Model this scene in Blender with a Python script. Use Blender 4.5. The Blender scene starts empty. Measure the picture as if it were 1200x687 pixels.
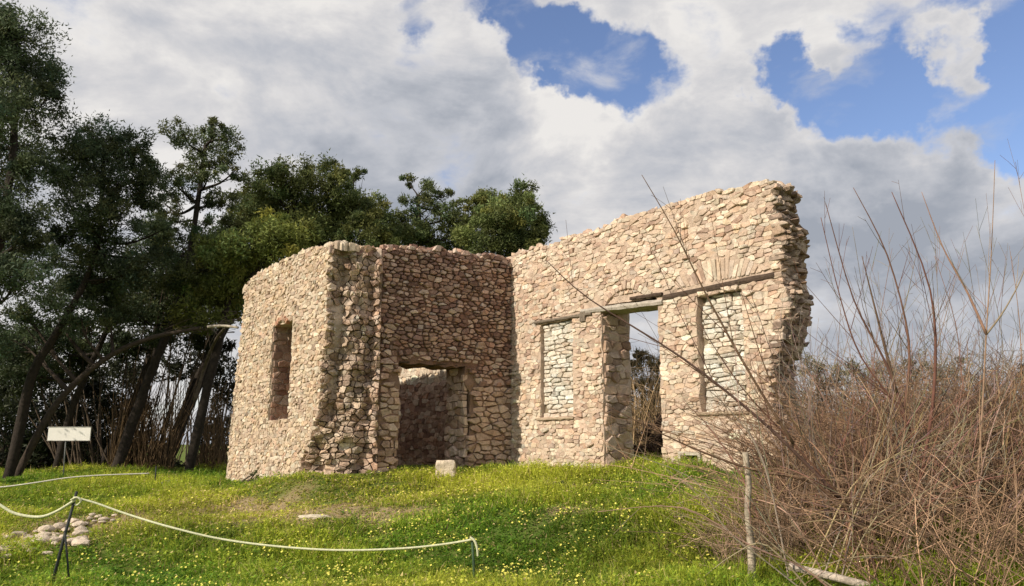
import bpy, math, random
import numpy as np
from mathutils import Vector, Matrix, noise
R = math.radians
rng = random.Random(7)
nrg = np.random.default_rng(7)
scene = bpy.context.scene
COL = scene.collection

# ------------------------------------------------------------ camera
F, CX, CY, W = 942.0, 600.0, 343.5, 1200.0
PITCH = math.atan((520 - CY) / F)
CAMZ = 1.6
CAM = Vector((0, 0, CAMZ))
cd = bpy.data.cameras.new('camera'); cam = bpy.data.objects.new('camera', cd); COL.objects.link(cam)
cam.location = CAM; cam.rotation_euler = (R(90) + PITCH, 0, 0)
cd.sensor_width = 36; cd.lens = 36 * F / W; cd.clip_end = 3000; cd.clip_start = 0.05
scene.camera = cam

def ray(u, v):
    X, Y = u - CX, -(v - CY)
    return Vector((X, F * math.cos(PITCH) - Y * math.sin(PITCH), F * math.sin(PITCH) + Y * math.cos(PITCH)))
def at(u, v, depth):
    r = ray(u, v); return CAM + r * (depth / r.y)
def proj(p):
    q = Vector(p) - CAM
    f = q.y * math.cos(PITCH) + q.z * math.sin(PITCH)
    up = -q.y * math.sin(PITCH) + q.z * math.cos(PITCH)
    return CX + F * q.x / f, CY - F * up / f

# ------------------------------------------------------------ light
SUN_AZ_LEFT = 124.0      # degrees left of the view direction (+Y)
SUN_EL = 32.5
a = R(SUN_AZ_LEFT)
sun_dir = Vector((-math.sin(a) * math.cos(R(SUN_EL)), math.cos(a) * math.cos(R(SUN_EL)), math.sin(R(SUN_EL))))
sl = bpy.data.lights.new('sun', 'SUN'); so = bpy.data.objects.new('sun', sl); COL.objects.link(so)
sl.energy = 5.0; sl.angle = R(0.6); sl.color = (1.0, 0.88, 0.72)
so.rotation_euler = sun_dir.to_track_quat('Z', 'Y').to_euler(); so.location = (-20, -20, 30)
vs = scene.view_settings
vs.view_transform = 'Standard'; vs.look = 'None'; vs.exposure = 0; vs.gamma = 1; vs.use_curve_mapping = False

# ------------------------------------------------------------ sky
class NT:
    def __init__(s, tree): s.t = tree; tree.nodes.clear()
    def n(s, typ, ins=None, **kw):
        d = s.t.nodes.new(typ)
        for k, v in kw.items(): setattr(d, k, v)
        for k, v in (ins or {}).items():
            sock = d.inputs[k]
            if hasattr(v, 'is_output') or isinstance(v, bpy.types.NodeSocket): s.t.links.new(v, sock)
            else: sock.default_value = v
        return d
    def m(s, op, a, b=None, c=None, clamp=False):
        ins = {0: a}
        if b is not None: ins[1] = b
        if c is not None: ins[2] = c
        d = s.n('ShaderNodeMath', ins, operation=op, use_clamp=clamp); return d.outputs[0]
    def noise(s, vec, scale, detail=5, rough=.55, dist=0.0, out=0):
        return s.n('ShaderNodeTexNoise', {'Vector': vec, 'Scale': scale, 'Detail': detail, 'Roughness': rough, 'Distortion': dist}).outputs[out]
    def maprange(s, v, a, b, c=0.0, d=1.0, smooth=True):
        return s.n('ShaderNodeMapRange', {'Value': v, 'From Min': a, 'From Max': b, 'To Min': c, 'To Max': d},
                   interpolation_type='SMOOTHSTEP' if smooth else 'LINEAR').outputs[0]
    def mix(s, f, a, b, blend='MIX'):
        d = s.t.nodes.new('ShaderNodeMix'); d.data_type = 'RGBA'; d.blend_type = blend
        for sock, v in ((d.inputs[0], f), (d.inputs[6], a), (d.inputs[7], b)):
            if isinstance(v, bpy.types.NodeSocket): s.t.links.new(v, sock)
            else: sock.default_value = (v if not isinstance(v, tuple) else (v + (1,) if len(v) == 3 else v))
        return d.outputs[2]

world = bpy.data.worlds.new('World'); scene.world = world; world.use_nodes = True
N = NT(world.node_tree)
tc = N.n('ShaderNodeTexCoord').outputs['Generated']
sky = N.n('ShaderNodeTexSky', sky_type='NISHITA', sun_disc=False)
sky.sun_elevation = R(SUN_EL); sky.sun_rotation = R(-SUN_AZ_LEFT)   # compass style: clockwise from +Y
sky.altitude = 50; sky.air_density = 1.0; sky.dust_density = 0.6; sky.ozone_density = 2.5
sep = N.n('ShaderNodeSeparateXYZ', {0: tc})
def blob_sum(lst, warped):
    tot = None
    for (u, v, r, w) in lst:
        d = ray(u, v).normalized()
        dt = N.n('ShaderNodeVectorMath', {0: warped, 1: tuple(d)}, operation='DOT_PRODUCT').outputs['Value']
        c = math.cos(math.atan(r * 1.5 / F))
        g = N.maprange(dt, c, 1.0, 0.0, w)
        tot = g if tot is None else N.m('ADD', tot, g)
    return tot
wn = N.noise(tc, 5.0, 6, .6, out=1)
wo = N.n('ShaderNodeVectorMath', {0: wn, 1: (.5, .5, .5)}, operation='SUBTRACT').outputs[0]
ws = N.n('ShaderNodeVectorMath', {0: wo, 'Scale': .17}, operation='SCALE').outputs[0]
wn2 = N.noise(tc, 17.0, 5, .6, out=1)
wo2 = N.n('ShaderNodeVectorMath', {0: wn2, 1: (.5, .5, .5)}, operation='SUBTRACT').outputs[0]
ws2 = N.n('ShaderNodeVectorMath', {0: wo2, 'Scale': .075}, operation='SCALE').outputs[0]
ws = N.n('ShaderNodeVectorMath', {0: ws, 1: ws2}, operation='ADD').outputs[0]
wv = N.n('ShaderNodeVectorMath', {0: tc, 1: ws}, operation='ADD').outputs[0]
wv = N.n('ShaderNodeVectorMath', {0: wv}, operation='NORMALIZE').outputs[0]
gaps = [(585, 0, 36, .8), (625, 22, 38, .9), (665, 48, 40, 1), (705, 60, 36, .9), (745, 80, 38, .9), (775, 108, 34, .8), (490, 25, 22, .5),
        (915, 92, 32, .7), (935, 102, 36, .9), (975, 118, 42, .9), (1020, 125, 40, .9), (1065, 125, 40, .9), (1075, 80, 34, .7), (1050, 30, 40, .55), (1000, 70, 30, .45), (1160, 110, 42, .9), (1200, 118, 46, .9), (1150, 40, 40, .5), (1190, 20, 30, .5),
        (1112, 60, 26, -.7), (1105, 100, 26, -.7), (1195, 80, 22, -.4), (1330, 70, 90, .9), (100, -260, 120, 1), (800, -300, 160, 1)]
gsum = blob_sum(gaps, wv)
flat = N.n('ShaderNodeVectorMath', {0: tc, 1: (1, 1, 1.9)}, operation='MULTIPLY').outputs[0]
n1 = N.noise(flat, 4.2, 9, .6, .3)
n2 = N.noise(flat, 10.0, 8, .55, .3)
gm = N.m('ADD', N.m('MULTIPLY', N.m('MINIMUM', gsum, 1.15), .85), N.m('MULTIPLY', N.m('SUBTRACT', n2, .5), 2.0))
gm = N.m('ADD', gm, N.m('MULTIPLY', N.m('SUBTRACT', n1, .52), 1.2))
cloudy = N.maprange(gm, .14, .86, 1.0, 0.0)
bright = blob_sum([(700, 110, 60, .5), (650, 150, 60, .25), (860, 60, 130, .35), (420, 60, 90, .3), (250, 70, 120, .25), (150, 130, 90, .2), (30, 60, 100, .05), (560, 60, 60, .4),
                   (1150, 175, 80, .35), (1000, 180, 60, .3), (1080, 340, 60, .4), (60, 370, 60, .5), (850, 160, 60, .15)], wv)
dark = blob_sum([(480, 140, 120, .5), (370, 120, 70, .2), (560, 220, 120, .2), (800, 180, 90, .2), (850, 215, 80, .15), (1000, 280, 130, .3), (1120, 260, 130, .35), (120, 30, 90, .2), (720, 40, 60, .0),
                 (900, 110, 60, .1), (1180, 320, 120, .25), (1000, 400, 140, .2)], wv)
lum = N.m('ADD', N.m('MULTIPLY', N.m('SUBTRACT', n1, .46), 1.7), N.m('MULTIPLY', N.m('SUBTRACT', n2, .5), .65))
lum = N.m('ADD', lum, N.m('SUBTRACT', bright, dark))
fo = N.n('ShaderNodeVectorMath', {0: flat, 1: (-.035, -.02, .05)}, operation='ADD').outputs[0]
n3_ = N.noise(fo, 4.2, 9, .6, .3)
lum = N.m('ADD', lum, N.m('MULTIPLY', N.m('SUBTRACT', n1, n3_), 1.25))
lum = N.m('ADD', lum, N.maprange(gm, -.35, .3, 0, .28))
lum = N.maprange(lum, -.62, .72, 0, 1, smooth=False)
ramp = N.n('ShaderNodeValToRGB', {0: lum})
cr = ramp.color_ramp
cr.elements[0].position = 0; cr.elements[0].color = (.37, .40, .46, 1)
cr.elements[1].position = 1; cr.elements[1].color = (.86, .835, .81, 1)
e = cr.elements.new(.38); e.color = (.54, .555, .60, 1)
e = cr.elements.new(.7); e.color = (.70, .69, .70, 1)
cbg = N.n('ShaderNodeBackground', {'Color': ramp.outputs[0], 'Strength': .98})
hs = N.n('ShaderNodeHueSaturation', {'Color': sky.outputs[0], 'Hue': .51, 'Saturation': 1.0, 'Value': 1.22})
sbg = N.n('ShaderNodeBackground', {'Color': hs.outputs[0], 'Strength': .13})
mx = N.n('ShaderNodeMixShader', {0: cloudy, 1: sbg.outputs[0], 2: cbg.outputs[0]})
N.n('ShaderNodeOutputWorld', {0: mx.outputs[0]})

# ------------------------------------------------------------ helpers
def mesh_from(name, V, Fc, mat, cols=None, smooth=False, parent=None):
    me = bpy.data.meshes.new(name)
    me.from_pydata([tuple(p) for p in V], [], Fc)
    me.materials.append(mat)
    if cols is not None:
        at_ = me.color_attributes.new('Col', 'FLOAT_COLOR', 'POINT')
        arr = np.ones((len(V), 4), dtype=np.float32); arr[:, :3] = np.array(cols, dtype=np.float32)[:, :3]
        at_.data.foreach_set('color', arr.ravel())
    if smooth: me.polygons.foreach_set('use_smooth', [True] * len(me.polygons))
    me.update()
    o = bpy.data.objects.new(name, me); COL.objects.link(o)
    if parent: attach(o, parent)
    return o
def tri_mesh(name, V, Fc, mat, cols, parent=None):
    """V (n,3) float array, Fc (m,3) int array, cols (n,3)"""
    me = bpy.data.meshes.new(name)
    n, m = len(V), len(Fc)
    me.vertices.add(n); me.vertices.foreach_set('co', np.asarray(V, dtype=np.float32).ravel())
    me.loops.add(m * 3); me.loops.foreach_set('vertex_index', np.asarray(Fc, dtype=np.int32).ravel())
    me.polygons.add(m); me.polygons.foreach_set('loop_start', np.arange(0, m * 3, 3, dtype=np.int32))
    me.update(calc_edges=True)
    at_ = me.color_attributes.new('Col', 'FLOAT_COLOR', 'POINT')
    arr = np.ones((n, 4), dtype=np.float32); arr[:, :3] = cols
    at_.data.foreach_set('color', arr.ravel())
    me.materials.append(mat)
    o = bpy.data.objects.new(name, me); COL.objects.link(o)
    if parent: attach(o, parent)
    return o
def wloc(o):
    p = Vector((0, 0, 0))
    while o: p = p + o.location; o = o.parent if o.type == 'EMPTY' and o.parent else None
    return p
def attach(o, parent):
    o.parent = parent
    base = parent
    while base.parent: base = base.parent
    if parent.type == 'EMPTY': o.matrix_parent_inverse = Matrix.Translation(-parent.location)
def thing(name, label, cat, loc, group=None):
    o = bpy.data.objects.new(name, None); COL.objects.link(o); o.location = loc; o.empty_display_size = .2
    tag(o, label, cat, group); return o
def tag(o, label=None, cat=None, group=None, kind=None):
    if label: o['label'] = label
    if cat: o['category'] = cat
    if group: o['group'] = group
    if kind: o['kind'] = kind
    return o

def material(name, base=None, rough=.9, attr=False, nscale=8, namt=.35, bump=.3, bscale=40, tint=(1, 1, 1), trans=0, fine=160, spots=0, spotcol=(.05, .045, .04), spotscale=9, smear=0):
    m = bpy.data.materials.new(name); m.use_nodes = True
    T = NT(m.node_tree)
    pos = T.n('ShaderNodeNewGeometry').outputs['Position']
    if attr: c = T.n('ShaderNodeAttribute', attribute_name='Col').outputs['Color']
    else: c = T.mix(0.0, base, base)
    n = T.noise(pos, nscale, 6, .65)
    k = T.maprange(n, .3, .7, 1 - namt, 1 + namt, smooth=False)
    kc = T.n('ShaderNodeCombineColor', {0: k, 1: k, 2: k}).outputs[0]
    c = T.mix(1.0, c, kc, 'MULTIPLY')
    if spots:
        sn = T.noise(pos, spotscale, 7, .7)
        c = T.mix(T.m('MULTIPLY', T.maprange(sn, .56, .7), spots), c, spotcol)
    if smear:   # remains of mortar and dust lying over the stones in patches
        s1 = T.noise(pos, 1.6, 7, .75)
        c = T.mix(T.m('MULTIPLY', T.maprange(s1, .46, .62), smear), c, T.mix(.62, c, T.mix(1.0, c, (1.0, .90, .80), 'MULTIPLY')))
        s2 = T.noise(pos, 3.1, 9, .8)
        lum = T.n('ShaderNodeRGBToBW', {0: c}).outputs[0]
        lc = T.mix(T.maprange(lum, .08, .30), (.27, .175, .13), (.58, .455, .36))
        c = T.mix(T.m('MULTIPLY', T.maprange(s2, .47, .60), smear * .85), c, lc)
    if tint != (1, 1, 1): c = T.mix(1.0, c, tint, 'MULTIPLY')
    bs = T.n('ShaderNodeBsdfPrincipled', {'Base Color': c, 'Roughness': rough, 'Specular IOR Level': .2})
    if bump:
        b1 = T.noise(pos, bscale, 8, .7); 
        bb = T.n('ShaderNodeBump', {'Height': b1, 'Strength': bump, 'Distance': .03})
        b2 = T.noise(pos, fine, 4, .6)
        bb2 = T.n('ShaderNodeBump', {'Height': b2, 'Strength': bump * .7, 'Distance': .008, 'Normal': bb.outputs[0]})
        T.t.links.new(bb2.outputs[0], bs.inputs['Normal'])
    out = bs.outputs[0]
    if trans:
        tr = T.n('ShaderNodeBsdfTranslucent', {'Color': c})
        out = T.n('ShaderNodeMixShader', {0: trans, 1: out, 2: tr.outputs[0]}).outputs[0]
    T.n('ShaderNodeOutputMaterial', {0: out})
    return m

M_stone = material('rubble_stone', attr=True, smear=.75, nscale=14, namt=.3, bump=.7, bscale=26, spots=.6, spotcol=(.11, .085, .065), spotscale=4.5)
M_mortar = material('lime_mortar', attr=True,  nscale=5, namt=.3, bump=.9, bscale=30, spots=.5, spotcol=(.12, .085, .065), spotscale=5)
M_wood = material('weathered_timber', (.20, .165, .13), nscale=20, namt=.4, bump=.6, bscale=60)
M_wood_dark = material('dark_timber', (.085, .06, .045), nscale=20, namt=.4, bump=.6, bscale=60)
M_wood_pale = material('pale_timber', (.42, .38, .33), nscale=16, namt=.3, bump=.5, bscale=50)
M_leaf = material('leaves', attr=True, rough=.6, nscale=1.2, namt=.25, bump=0, trans=.25)
M_grass = material('grass_blades', attr=True, rough=.6, nscale=.9, namt=.2, bump=0, trans=.35)
M_bark = material('bark', attr=True, nscale=12, namt=.4, bump=.8, bscale=30)
M_twig = material('twig_bark', attr=True, nscale=10, namt=.25, bump=.2, bscale=60)
M_flower = material('yellow_petals', (.80, .74, .16), rough=.6, nscale=5, namt=.2, bump=0, trans=.2)
M_rock = material('field_stone', attr=True, nscale=9, namt=.3, bump=.8, bscale=22, spots=.4, spotcol=(.16, .13, .1))

def nz(p, s=1.0, seed=0.0):
    return noise.noise(Vector((p[0] * s + seed, p[1] * s + seed * 1.7, p[2] * s - seed)))

# ------------------------------------------------------------ wall frames
vp = ray(-125, 520); Dd = Vector((vp.x, vp.y, 0)).normalized()     # along the long walls, going away
Sd = -Dd                                                            # s runs towards the viewer (right)
Ed = Vector((-Dd.y * -1, -Dd.x, 0)); Ed = Vector((Dd.y, -Dd.x, 0)).normalized()   # perpendicular, going away to the right
if Ed.y < 0: Ed = -Ed
Z = Vector((0, 0, 1))
class Frame:
    def __init__(s, O, S, Nn): s.O, s.S, s.N = Vector((O.x, O.y, 0)), S, Nn
    def p(s, a_, z, h=0): return s.O + s.S * a_ + Z * z + s.N * h
    def uv(s, u, v):
        r = ray(u, v); t = (s.O - CAM).dot(s.N) / r.dot(s.N); q = CAM + r * t
        return (q - s.O).dot(s.S), q.z
P0 = at(740, 520, 13.2)
FC = Frame(P0, Sd, -Ed)                       # front wall with the doorway
sL, _ = FC.uv(599, 430)
PBC = FC.p(sL, 0)
FB = Frame(PBC, -Ed, Sd)                      # cross wall (a = distance from FC towards the viewer)
tA, _ = FB.uv(388, 430)
PA = FB.p(tA, 0)
FA = Frame(PA, Sd, -Ed)                       # far-left wall, a<0 going away
TH = .68

def interp(pts, x):
    if x <= pts[0][0]: return pts[0][1]
    for (x0, y0), (x1, y1) in zip(pts, pts[1:]):
        if x <= x1: return y0 + (y1 - y0) * (x - x0) / max(1e-9, x1 - x0)
    return pts[-1][1]
def prof(fr, px): return sorted([fr.uv(u, v) for u, v in px])
def prof_z(fr, px): return sorted([(z, s) for s, z in [fr.uv(u, v) for u, v in px]])
topC = prof(FC, [(590, 300), (598, 298), (640, 287), (660, 279), (700, 268), (730, 255), (745, 250), (760, 247), (800, 235), (850, 222), (885, 212), (915, 209), (930, 210)])
topA = prof(FA, [(282, 338), (290, 331), (300, 322), (330, 306), (365, 291), (385, 286), (400, 284)])
topB = sorted([FB.uv(u, v) for u, v in [(380, 284), (443, 287), (480, 289), (520, 291), (560, 298), (590, 302), (600, 303)]])
endC = prof_z(FC, [(913, 205), (905, 226), (908, 245), (919, 270), (914, 300), (921, 340), (922, 365), (914, 400), (900, 430), (905, 480), (915, 520), (915, 570)])
leftA = prof_z(FA, [(290, 325), (286, 360), (278, 430), (270, 500), (264, 572), (262, 600)])
rightA = prof_z(FA, [(388, 280), (383, 330), (384, 380), (378, 420), (374, 470), (366, 510), (352, 545), (345, 575)])

# ------------------------------------------------------------ terrain
ctl = []
def cp(u, v, d): p = at(u, v, d); ctl.append((p.x, p.y, p.z))
for u, dd in ((-200, 9), (0, 9), (150, 9), (300, 9), (450, 9), (600, 9), (750, 8.6), (900, 8)): cp(u, 686, dd)
for p_, v_ in ((FC.p(sL, 0), 553), (FC.p(-1.2, 0), 553), (FC.p(.2, 0), 549), (FC.p(1.4, 0), 547), (FC.p(2.8, 0), 545), (FB.p(1.2, 0), 554), (FB.p(2.6, 0), 552), (FA.p(-.2, 0), 555), (FA.p(-1.2, 0), 563), (FA.p(-2.6, 0), 568), (FA.p(-3.9, 0), 571)):
    zz = at(600, v_, p_.y).z; ctl.append((p_.x, p_.y, zz))
cp(450, 590, 12.2); cp(300, 605, 12.2); cp(600, 580, 12.3); cp(720, 590, 11); cp(820, 600, 10); cp(200, 590, 13); cp(80, 600, 12.5); cp(30, 640, 10.5); cp(-60, 620, 11)
cp(150, 554, 19); cp(60, 562, 17.5); cp(230, 556, 20); cp(0, 575, 16); cp(-100, 580, 17); cp(100, 550, 24); cp(1000, 600, 10); cp(1150, 620, 9); cp(1000, 560, 14)
cp(755, 545, 15.5); cp(500, 545, 17)
for x, y in ((0, 1), (-6, 3), (6, 3), (0, 5.5), (-5, 6), (5, 5.5), (10, 6), (-12, 6), (0, -6)): ctl.append((x, y, -.02))
for x, y in ((-20, 20), (-20, 35), (0, 35), (15, 30), (30, 20), (20, 10), (-25, 8), (25, 50), (-25, 50), (0, 60)): ctl.append((x, y, .6))
ctl = np.array(ctl)
def gz(x, y):
    x = np.atleast_1d(np.asarray(x, float)); y = np.atleast_1d(np.asarray(y, float))
    d2 = (x[:, None] - ctl[None, :, 0]) ** 2 + (y[:, None] - ctl[None, :, 1]) ** 2
    w = 1 / (d2 + .25) ** 1.6
    z = (w * ctl[None, :, 2]).sum(1) / w.sum(1)
    z = z + .03 * np.sin(x * 1.7 + y) * np.cos(y * 1.3 - .6 * x) + .015 * np.sin(x * 4.1) * np.sin(y * 3.7)
    return z
def gz1(x, y): return float(gz(x, y)[0])
def gpix(u, v):
    """ground point under a photo position"""
    r = ray(u, v); d = 5.0
    for i in range(400):
        p = CAM + r * (d / r.y)
        if p.z < gz1(p.x, p.y): break
        d += .05
    return Vector((p.x, p.y, gz1(p.x, p.y)))
bare_spots = []
for (u, v, rx, ry) in ((360, 603, 1.5, .45), (290, 598, 1.2, .3), (440, 600, .8, .3), (120, 612, .9, .35), (60, 632, 1.0, .4), (660, 600, .5, .2), (560, 655, .0, .0), (20, 600, .5, .3)):
    if rx: q = gpix(u, v); bare_spots.append((q.x, q.y, rx, ry))
def bare(x, y):
    b = np.zeros_like(x)
    wx = x + .25 * np.sin(y * 5.1 + x * 2) ; wy = y + .15 * np.sin(x * 6.3)
    for (a_, c_, rx, ry) in bare_spots:
        b = np.maximum(b, .85 * np.exp(-(((wx - a_) / rx) ** 2 + ((wy - c_) / (ry * 1.6)) ** 2)))
    return b
def lines(lo, hi, st): return list(np.arange(lo, hi + 1e-6, st))
gx = [-400, -200, -100, -60, -40, -30, -24, -20, -17, -15] + lines(-13, 11, .16) + [12, 13, 15, 17, 20, 24, 30, 40, 60, 100, 200, 400]
gy = [-60, -30, -15, -8, -4, -1, 1, 3, 5, 6, 7] + lines(7.5, 22, .16) + [23, 24, 26, 28, 31, 35, 40, 50, 70, 100, 200, 500, 900]
GX, GY = np.meshgrid(gx, gy); fx, fy = GX.ravel(), GY.ravel()
GZv = np.concatenate([gz(fx[i:i + 4000], fy[i:i + 4000]) for i in range(0, len(fx), 4000)])
near = (np.abs(fx) < 14) & (fy > 7) & (fy < 22)
GZv = GZv + np.where(near, nrg.normal(0, .008, len(fx)), 0)
nx_, ny_ = len(gx), len(gy)
idx = np.arange(nx_ * ny_).reshape(ny_, nx_)
a0, a1, a2, a3 = idx[:-1, :-1].ravel(), idx[:-1, 1:].ravel(), idx[1:, 1:].ravel(), idx[1:, :-1].ravel()
gf = np.concatenate([np.stack([a0, a1, a2], 1), np.stack([a0, a2, a3], 1)])
bb = bare(fx, fy)
mg = bpy.data.materials.new('turf_and_soil'); mg.use_nodes = True
T = NT(mg.node_tree); pos = T.n('ShaderNodeNewGeometry').outputs['Position']
bc = T.n('ShaderNodeAttribute', attribute_name='Col').outputs['Color']
bsep = T.n('ShaderNodeSeparateColor', {0: bc}).outputs[0]
n_ = T.noise(pos, 1.3, 6, .65); n3 = T.noise(pos, 7, 6, .7)
g = T.mix(T.maprange(n_, .35, .65), (.085, .14, .025), (.15, .17, .04))
s_ = T.mix(T.maprange(n3, .3, .7), (.38, .30, .18), (.24, .18, .10))
f_ = T.m('ADD', bsep, T.m('MULTIPLY', T.m('SUBTRACT', n3, .5), .8))
cc = T.mix(T.maprange(f_, .25, .6), g, s_)
bmp = T.n('ShaderNodeBump', {'Height': T.noise(pos, 14, 8, .7), 'Strength': .8, 'Distance': .05})
b_ = T.n('ShaderNodeBsdfPrincipled', {'Base Color': cc, 'Roughness': 1, 'Specular IOR Level': .1, 'Normal': bmp.outputs[0]})
T.n('ShaderNodeOutputMaterial', {0: b_.outputs[0]})
gr = tri_mesh('ground', np.stack([fx, fy, GZv], 1), gf, mg, np.stack([bb] * 3, 1))
gr.data.polygons.foreach_set('use_smooth', [True] * len(gr.data.polygons))
tag(gr, kind='structure')

# ------------------------------------------------------------ rubble masonry
def clip(poly, nx, nz_, c):
    out = []
    for i in range(len(poly)):
        p, q = poly[i], poly[(i + 1) % len(poly)]
        dp, dq = nx * p[0] + nz_ * p[1] - c, nx * q[0] + nz_ * q[1] - c
        if dp <= 0: out.append(p)
        if (dp < 0 < dq) or (dq < 0 < dp):
            t = dp / (dp - dq); out.append((p[0] + t * (q[0] - p[0]), p[1] + t * (q[1] - p[1])))
    return out
def field(a0, a1, b0, b1, w, h, drop=.12, jit=.32, cl=(1, 1, 0, 0)):
    seeds = []
    b = b0 + h * .5
    while b < b1 + h * .5:
        hh = h * rng.uniform(.8, 1.25); x = a0 - w * rng.random()
        while x < a1 + w:
            ww = w * rng.uniform(.65, 1.45); x += ww
            if rng.random() > drop: seeds.append((x - ww / 2 + rng.uniform(-jit, jit) * w * .7, b + rng.uniform(-jit, jit) * hh * .7))
        b += hh
    k = w / h * 1.15
    P = np.array(seeds); Q = P * np.array([1, k])
    wt = np.array([(rng.random() ** 2.2) * (.75 * w) ** 2 for _ in seeds])
    out = []
    for i in range(len(Q)):
        if not (a0 - .2 * w <= P[i, 0] <= a1 + .2 * w): continue
        d = ((Q - Q[i]) ** 2).sum(1); nb = np.argsort(d)[1:22]
        poly = [(Q[i, 0] - 1.6 * w, Q[i, 1] - 1.6 * w), (Q[i, 0] + 1.6 * w, Q[i, 1] - 1.6 * w), (Q[i, 0] + 1.6 * w, Q[i, 1] + 1.6 * w), (Q[i, 0] - 1.6 * w, Q[i, 1] + 1.6 * w)]
        for j in nb:
            if d[j] > (4 * w) ** 2: break
            n = Q[j] - Q[i]; mid = (Q[i] + Q[j]) / 2
            poly = clip(poly, n[0], n[1], float(n @ mid + (wt[i] - wt[j]) / 2))
            if len(poly) < 3: break
        poly = [(x, y / k) for x, y in poly]
        e1 = rng.uniform(-.02, .02)
        for on, h_ in zip(cl, ((-1, 0, -a0 + e1), (1, 0, a1 + e1), (0, -1, -b0 + e1), (0, 1, b1 + e1))):
            if on and len(poly) >= 3: poly = clip(poly, *h_)
        if len(poly) >= 3: out.append(poly)
    return out
def cen(poly):
    A = cx = cy = 0
    for (x0, y0), (x1, y1) in zip(poly, poly[1:] + poly[:1]):
        c = x0 * y1 - x1 * y0; A += c; cx += (x0 + x1) * c; cy += (y0 + y1) * c
    if abs(A) < 1e-9: return poly[0][0], poly[0][1], 0
    return cx / (3 * A), cy / (3 * A), abs(A) / 2
def cut_rect(cells, rect):
    x0, x1, y0, y1 = rect; out = []
    for c in cells:
        cx, cy, A = cen(c)
        if x0 < cx < x1 and y0 < cy < y1: continue
        s = [(x0 - cx, (1, 0, x0)), (cx - x1, (-1, 0, -x1)), (y0 - cy, (0, 1, y0)), (cy - y1, (0, -1, -y1))]
        s.sort(key=lambda t: -t[0])
        if max(p[0] for p in c) > x0 and min(p[0] for p in c) < x1 and max(p[1] for p in c) > y0 and min(p[1] for p in c) < y1:
            c = clip(c, *s[0][1])
        if len(c) >= 3: out.append(c)
    return out

class Stone: pass
STONES = {}      # wall key -> list
def add_stone(key, poly, mp, col, joint=.008, relief=(.012, .04), depth=.05, tilt=.15, cat='stone'):
    cx, cy, A = cen(poly)
    if A < .0007: return
    r = math.sqrt(A / math.pi)
    k = max(.5, (r - joint) / r)
    pts = [(cx + (x - cx) * k, cy + (y - cy) * k) for x, y in poly]
    ch = []
    for p, q in zip(pts, pts[1:] + pts[:1]):
        if math.hypot(p[0] - q[0], p[1] - q[1]) < .012: ch.append(((p[0] + q[0]) / 2, (p[1] + q[1]) / 2)); continue
        t = rng.uniform(.06, .17); ch.append((p[0] + (q[0] - p[0]) * t, p[1] + (q[1] - p[1]) * t)); ch.append((q[0] + (p[0] - q[0]) * t, q[1] + (p[1] - q[1]) * t))
    if len(ch) < 4: return
    n = len(ch); hh = rng.uniform(*relief); ta, tb = rng.uniform(-tilt, tilt), rng.uniform(-tilt, tilt)
    jj = r * .11
    ch = [(x + rng.uniform(-jj, jj), y + rng.uniform(-jj, jj)) for x, y in ch]
    V = []
    for sc, hf in ((1.0, None), (1.0, .55), (.88, 1.0), (.5, 1.06)):
        for x, y in ch:
            q = sc * (1 + rng.uniform(-.04, .04)); X, Y = cx + (x - cx) * q, cy + (y - cy) * q
            h = -depth if hf is None else hh * hf * rng.uniform(.85, 1.15) + (ta * (X - cx) + tb * (Y - cy)) * (0.3 if hf < .6 else 1)
            V.append(mp(X, Y, h))
    V.append(mp(cx, cy, hh * rng.uniform(1.0, 1.25)))
    Fc = []
    for k_ in range(3):
        for i in range(n):
            j = (i + 1) % n; Fc.append((k_ * n + i, k_ * n + j, (k_ + 1) * n + j, (k_ + 1) * n + i))
    for i in range(n): Fc.append((3 * n + i, 3 * n + (i + 1) % n, 4 * n))
    # orientation check
    nrm = (V[n * 2 + 1] - V[n * 2]).cross(V[4 * n] - V[n * 2])
    out = mp(cx, cy, .1) - mp(cx, cy, 0)
    if nrm.dot(out) < 0: Fc = [tuple(reversed(f)) for f in Fc]
    s = Stone(); s.V, s.F, s.col, s.cat = V, Fc, col, cat
    u = [proj(mp(x, y, hh)) for x, y in ch]
    ar = 0
    for (x0, y0), (x1, y1) in zip(u, u[1:] + u[:1]): ar += x0 * y1 - x1 * y0
    s.px = abs(ar) / 2
    STONES.setdefault(key, []).append(s)

def vary(c, amt=.12, hue=.035):
    k = 1.07 + rng.gauss(0, amt); h = rng.gauss(0, hue)
    return tuple(max(.02, min(.8, x * k * m)) for x, m in zip(c, (1 + h, 1, 1 - h)))
def pick(pal):
    t = rng.random() * sum(w for _, w in pal)
    for c, w in pal:
        t -= w
        if t <= 0: return vary(c)
    return vary(pal[-1][0])
PAL_A = [((.53, .44, .33), 5), ((.61, .53, .42), 3), ((.45, .35, .26), 3), ((.47, .35, .27), 1), ((.33, .25, .19), .7)]
PAL_C = [((.55, .43, .34), 5), ((.63, .53, .43), 3), ((.47, .345, .27), 3), ((.40, .285, .225), 1.2), ((.55, .47, .37), 2)]
PAL_CL = [((.59, .50, .39), 5), ((.65, .57, .46), 3), ((.50, .39, .30), 2)]
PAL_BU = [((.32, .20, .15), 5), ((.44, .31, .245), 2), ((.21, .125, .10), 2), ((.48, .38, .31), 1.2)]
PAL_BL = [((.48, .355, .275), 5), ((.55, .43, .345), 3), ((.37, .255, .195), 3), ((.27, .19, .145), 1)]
PAL_R = [((.49, .39, .30), 4), ((.40, .31, .24), 4), ((.29, .215, .165), 3), ((.58, .50, .41), 1.5)]
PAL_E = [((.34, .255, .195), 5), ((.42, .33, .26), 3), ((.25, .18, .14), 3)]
PAL_W = [((.62, .59, .52), 5), ((.68, .65, .58), 3), ((.52, .48, .41), 2)]

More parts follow.
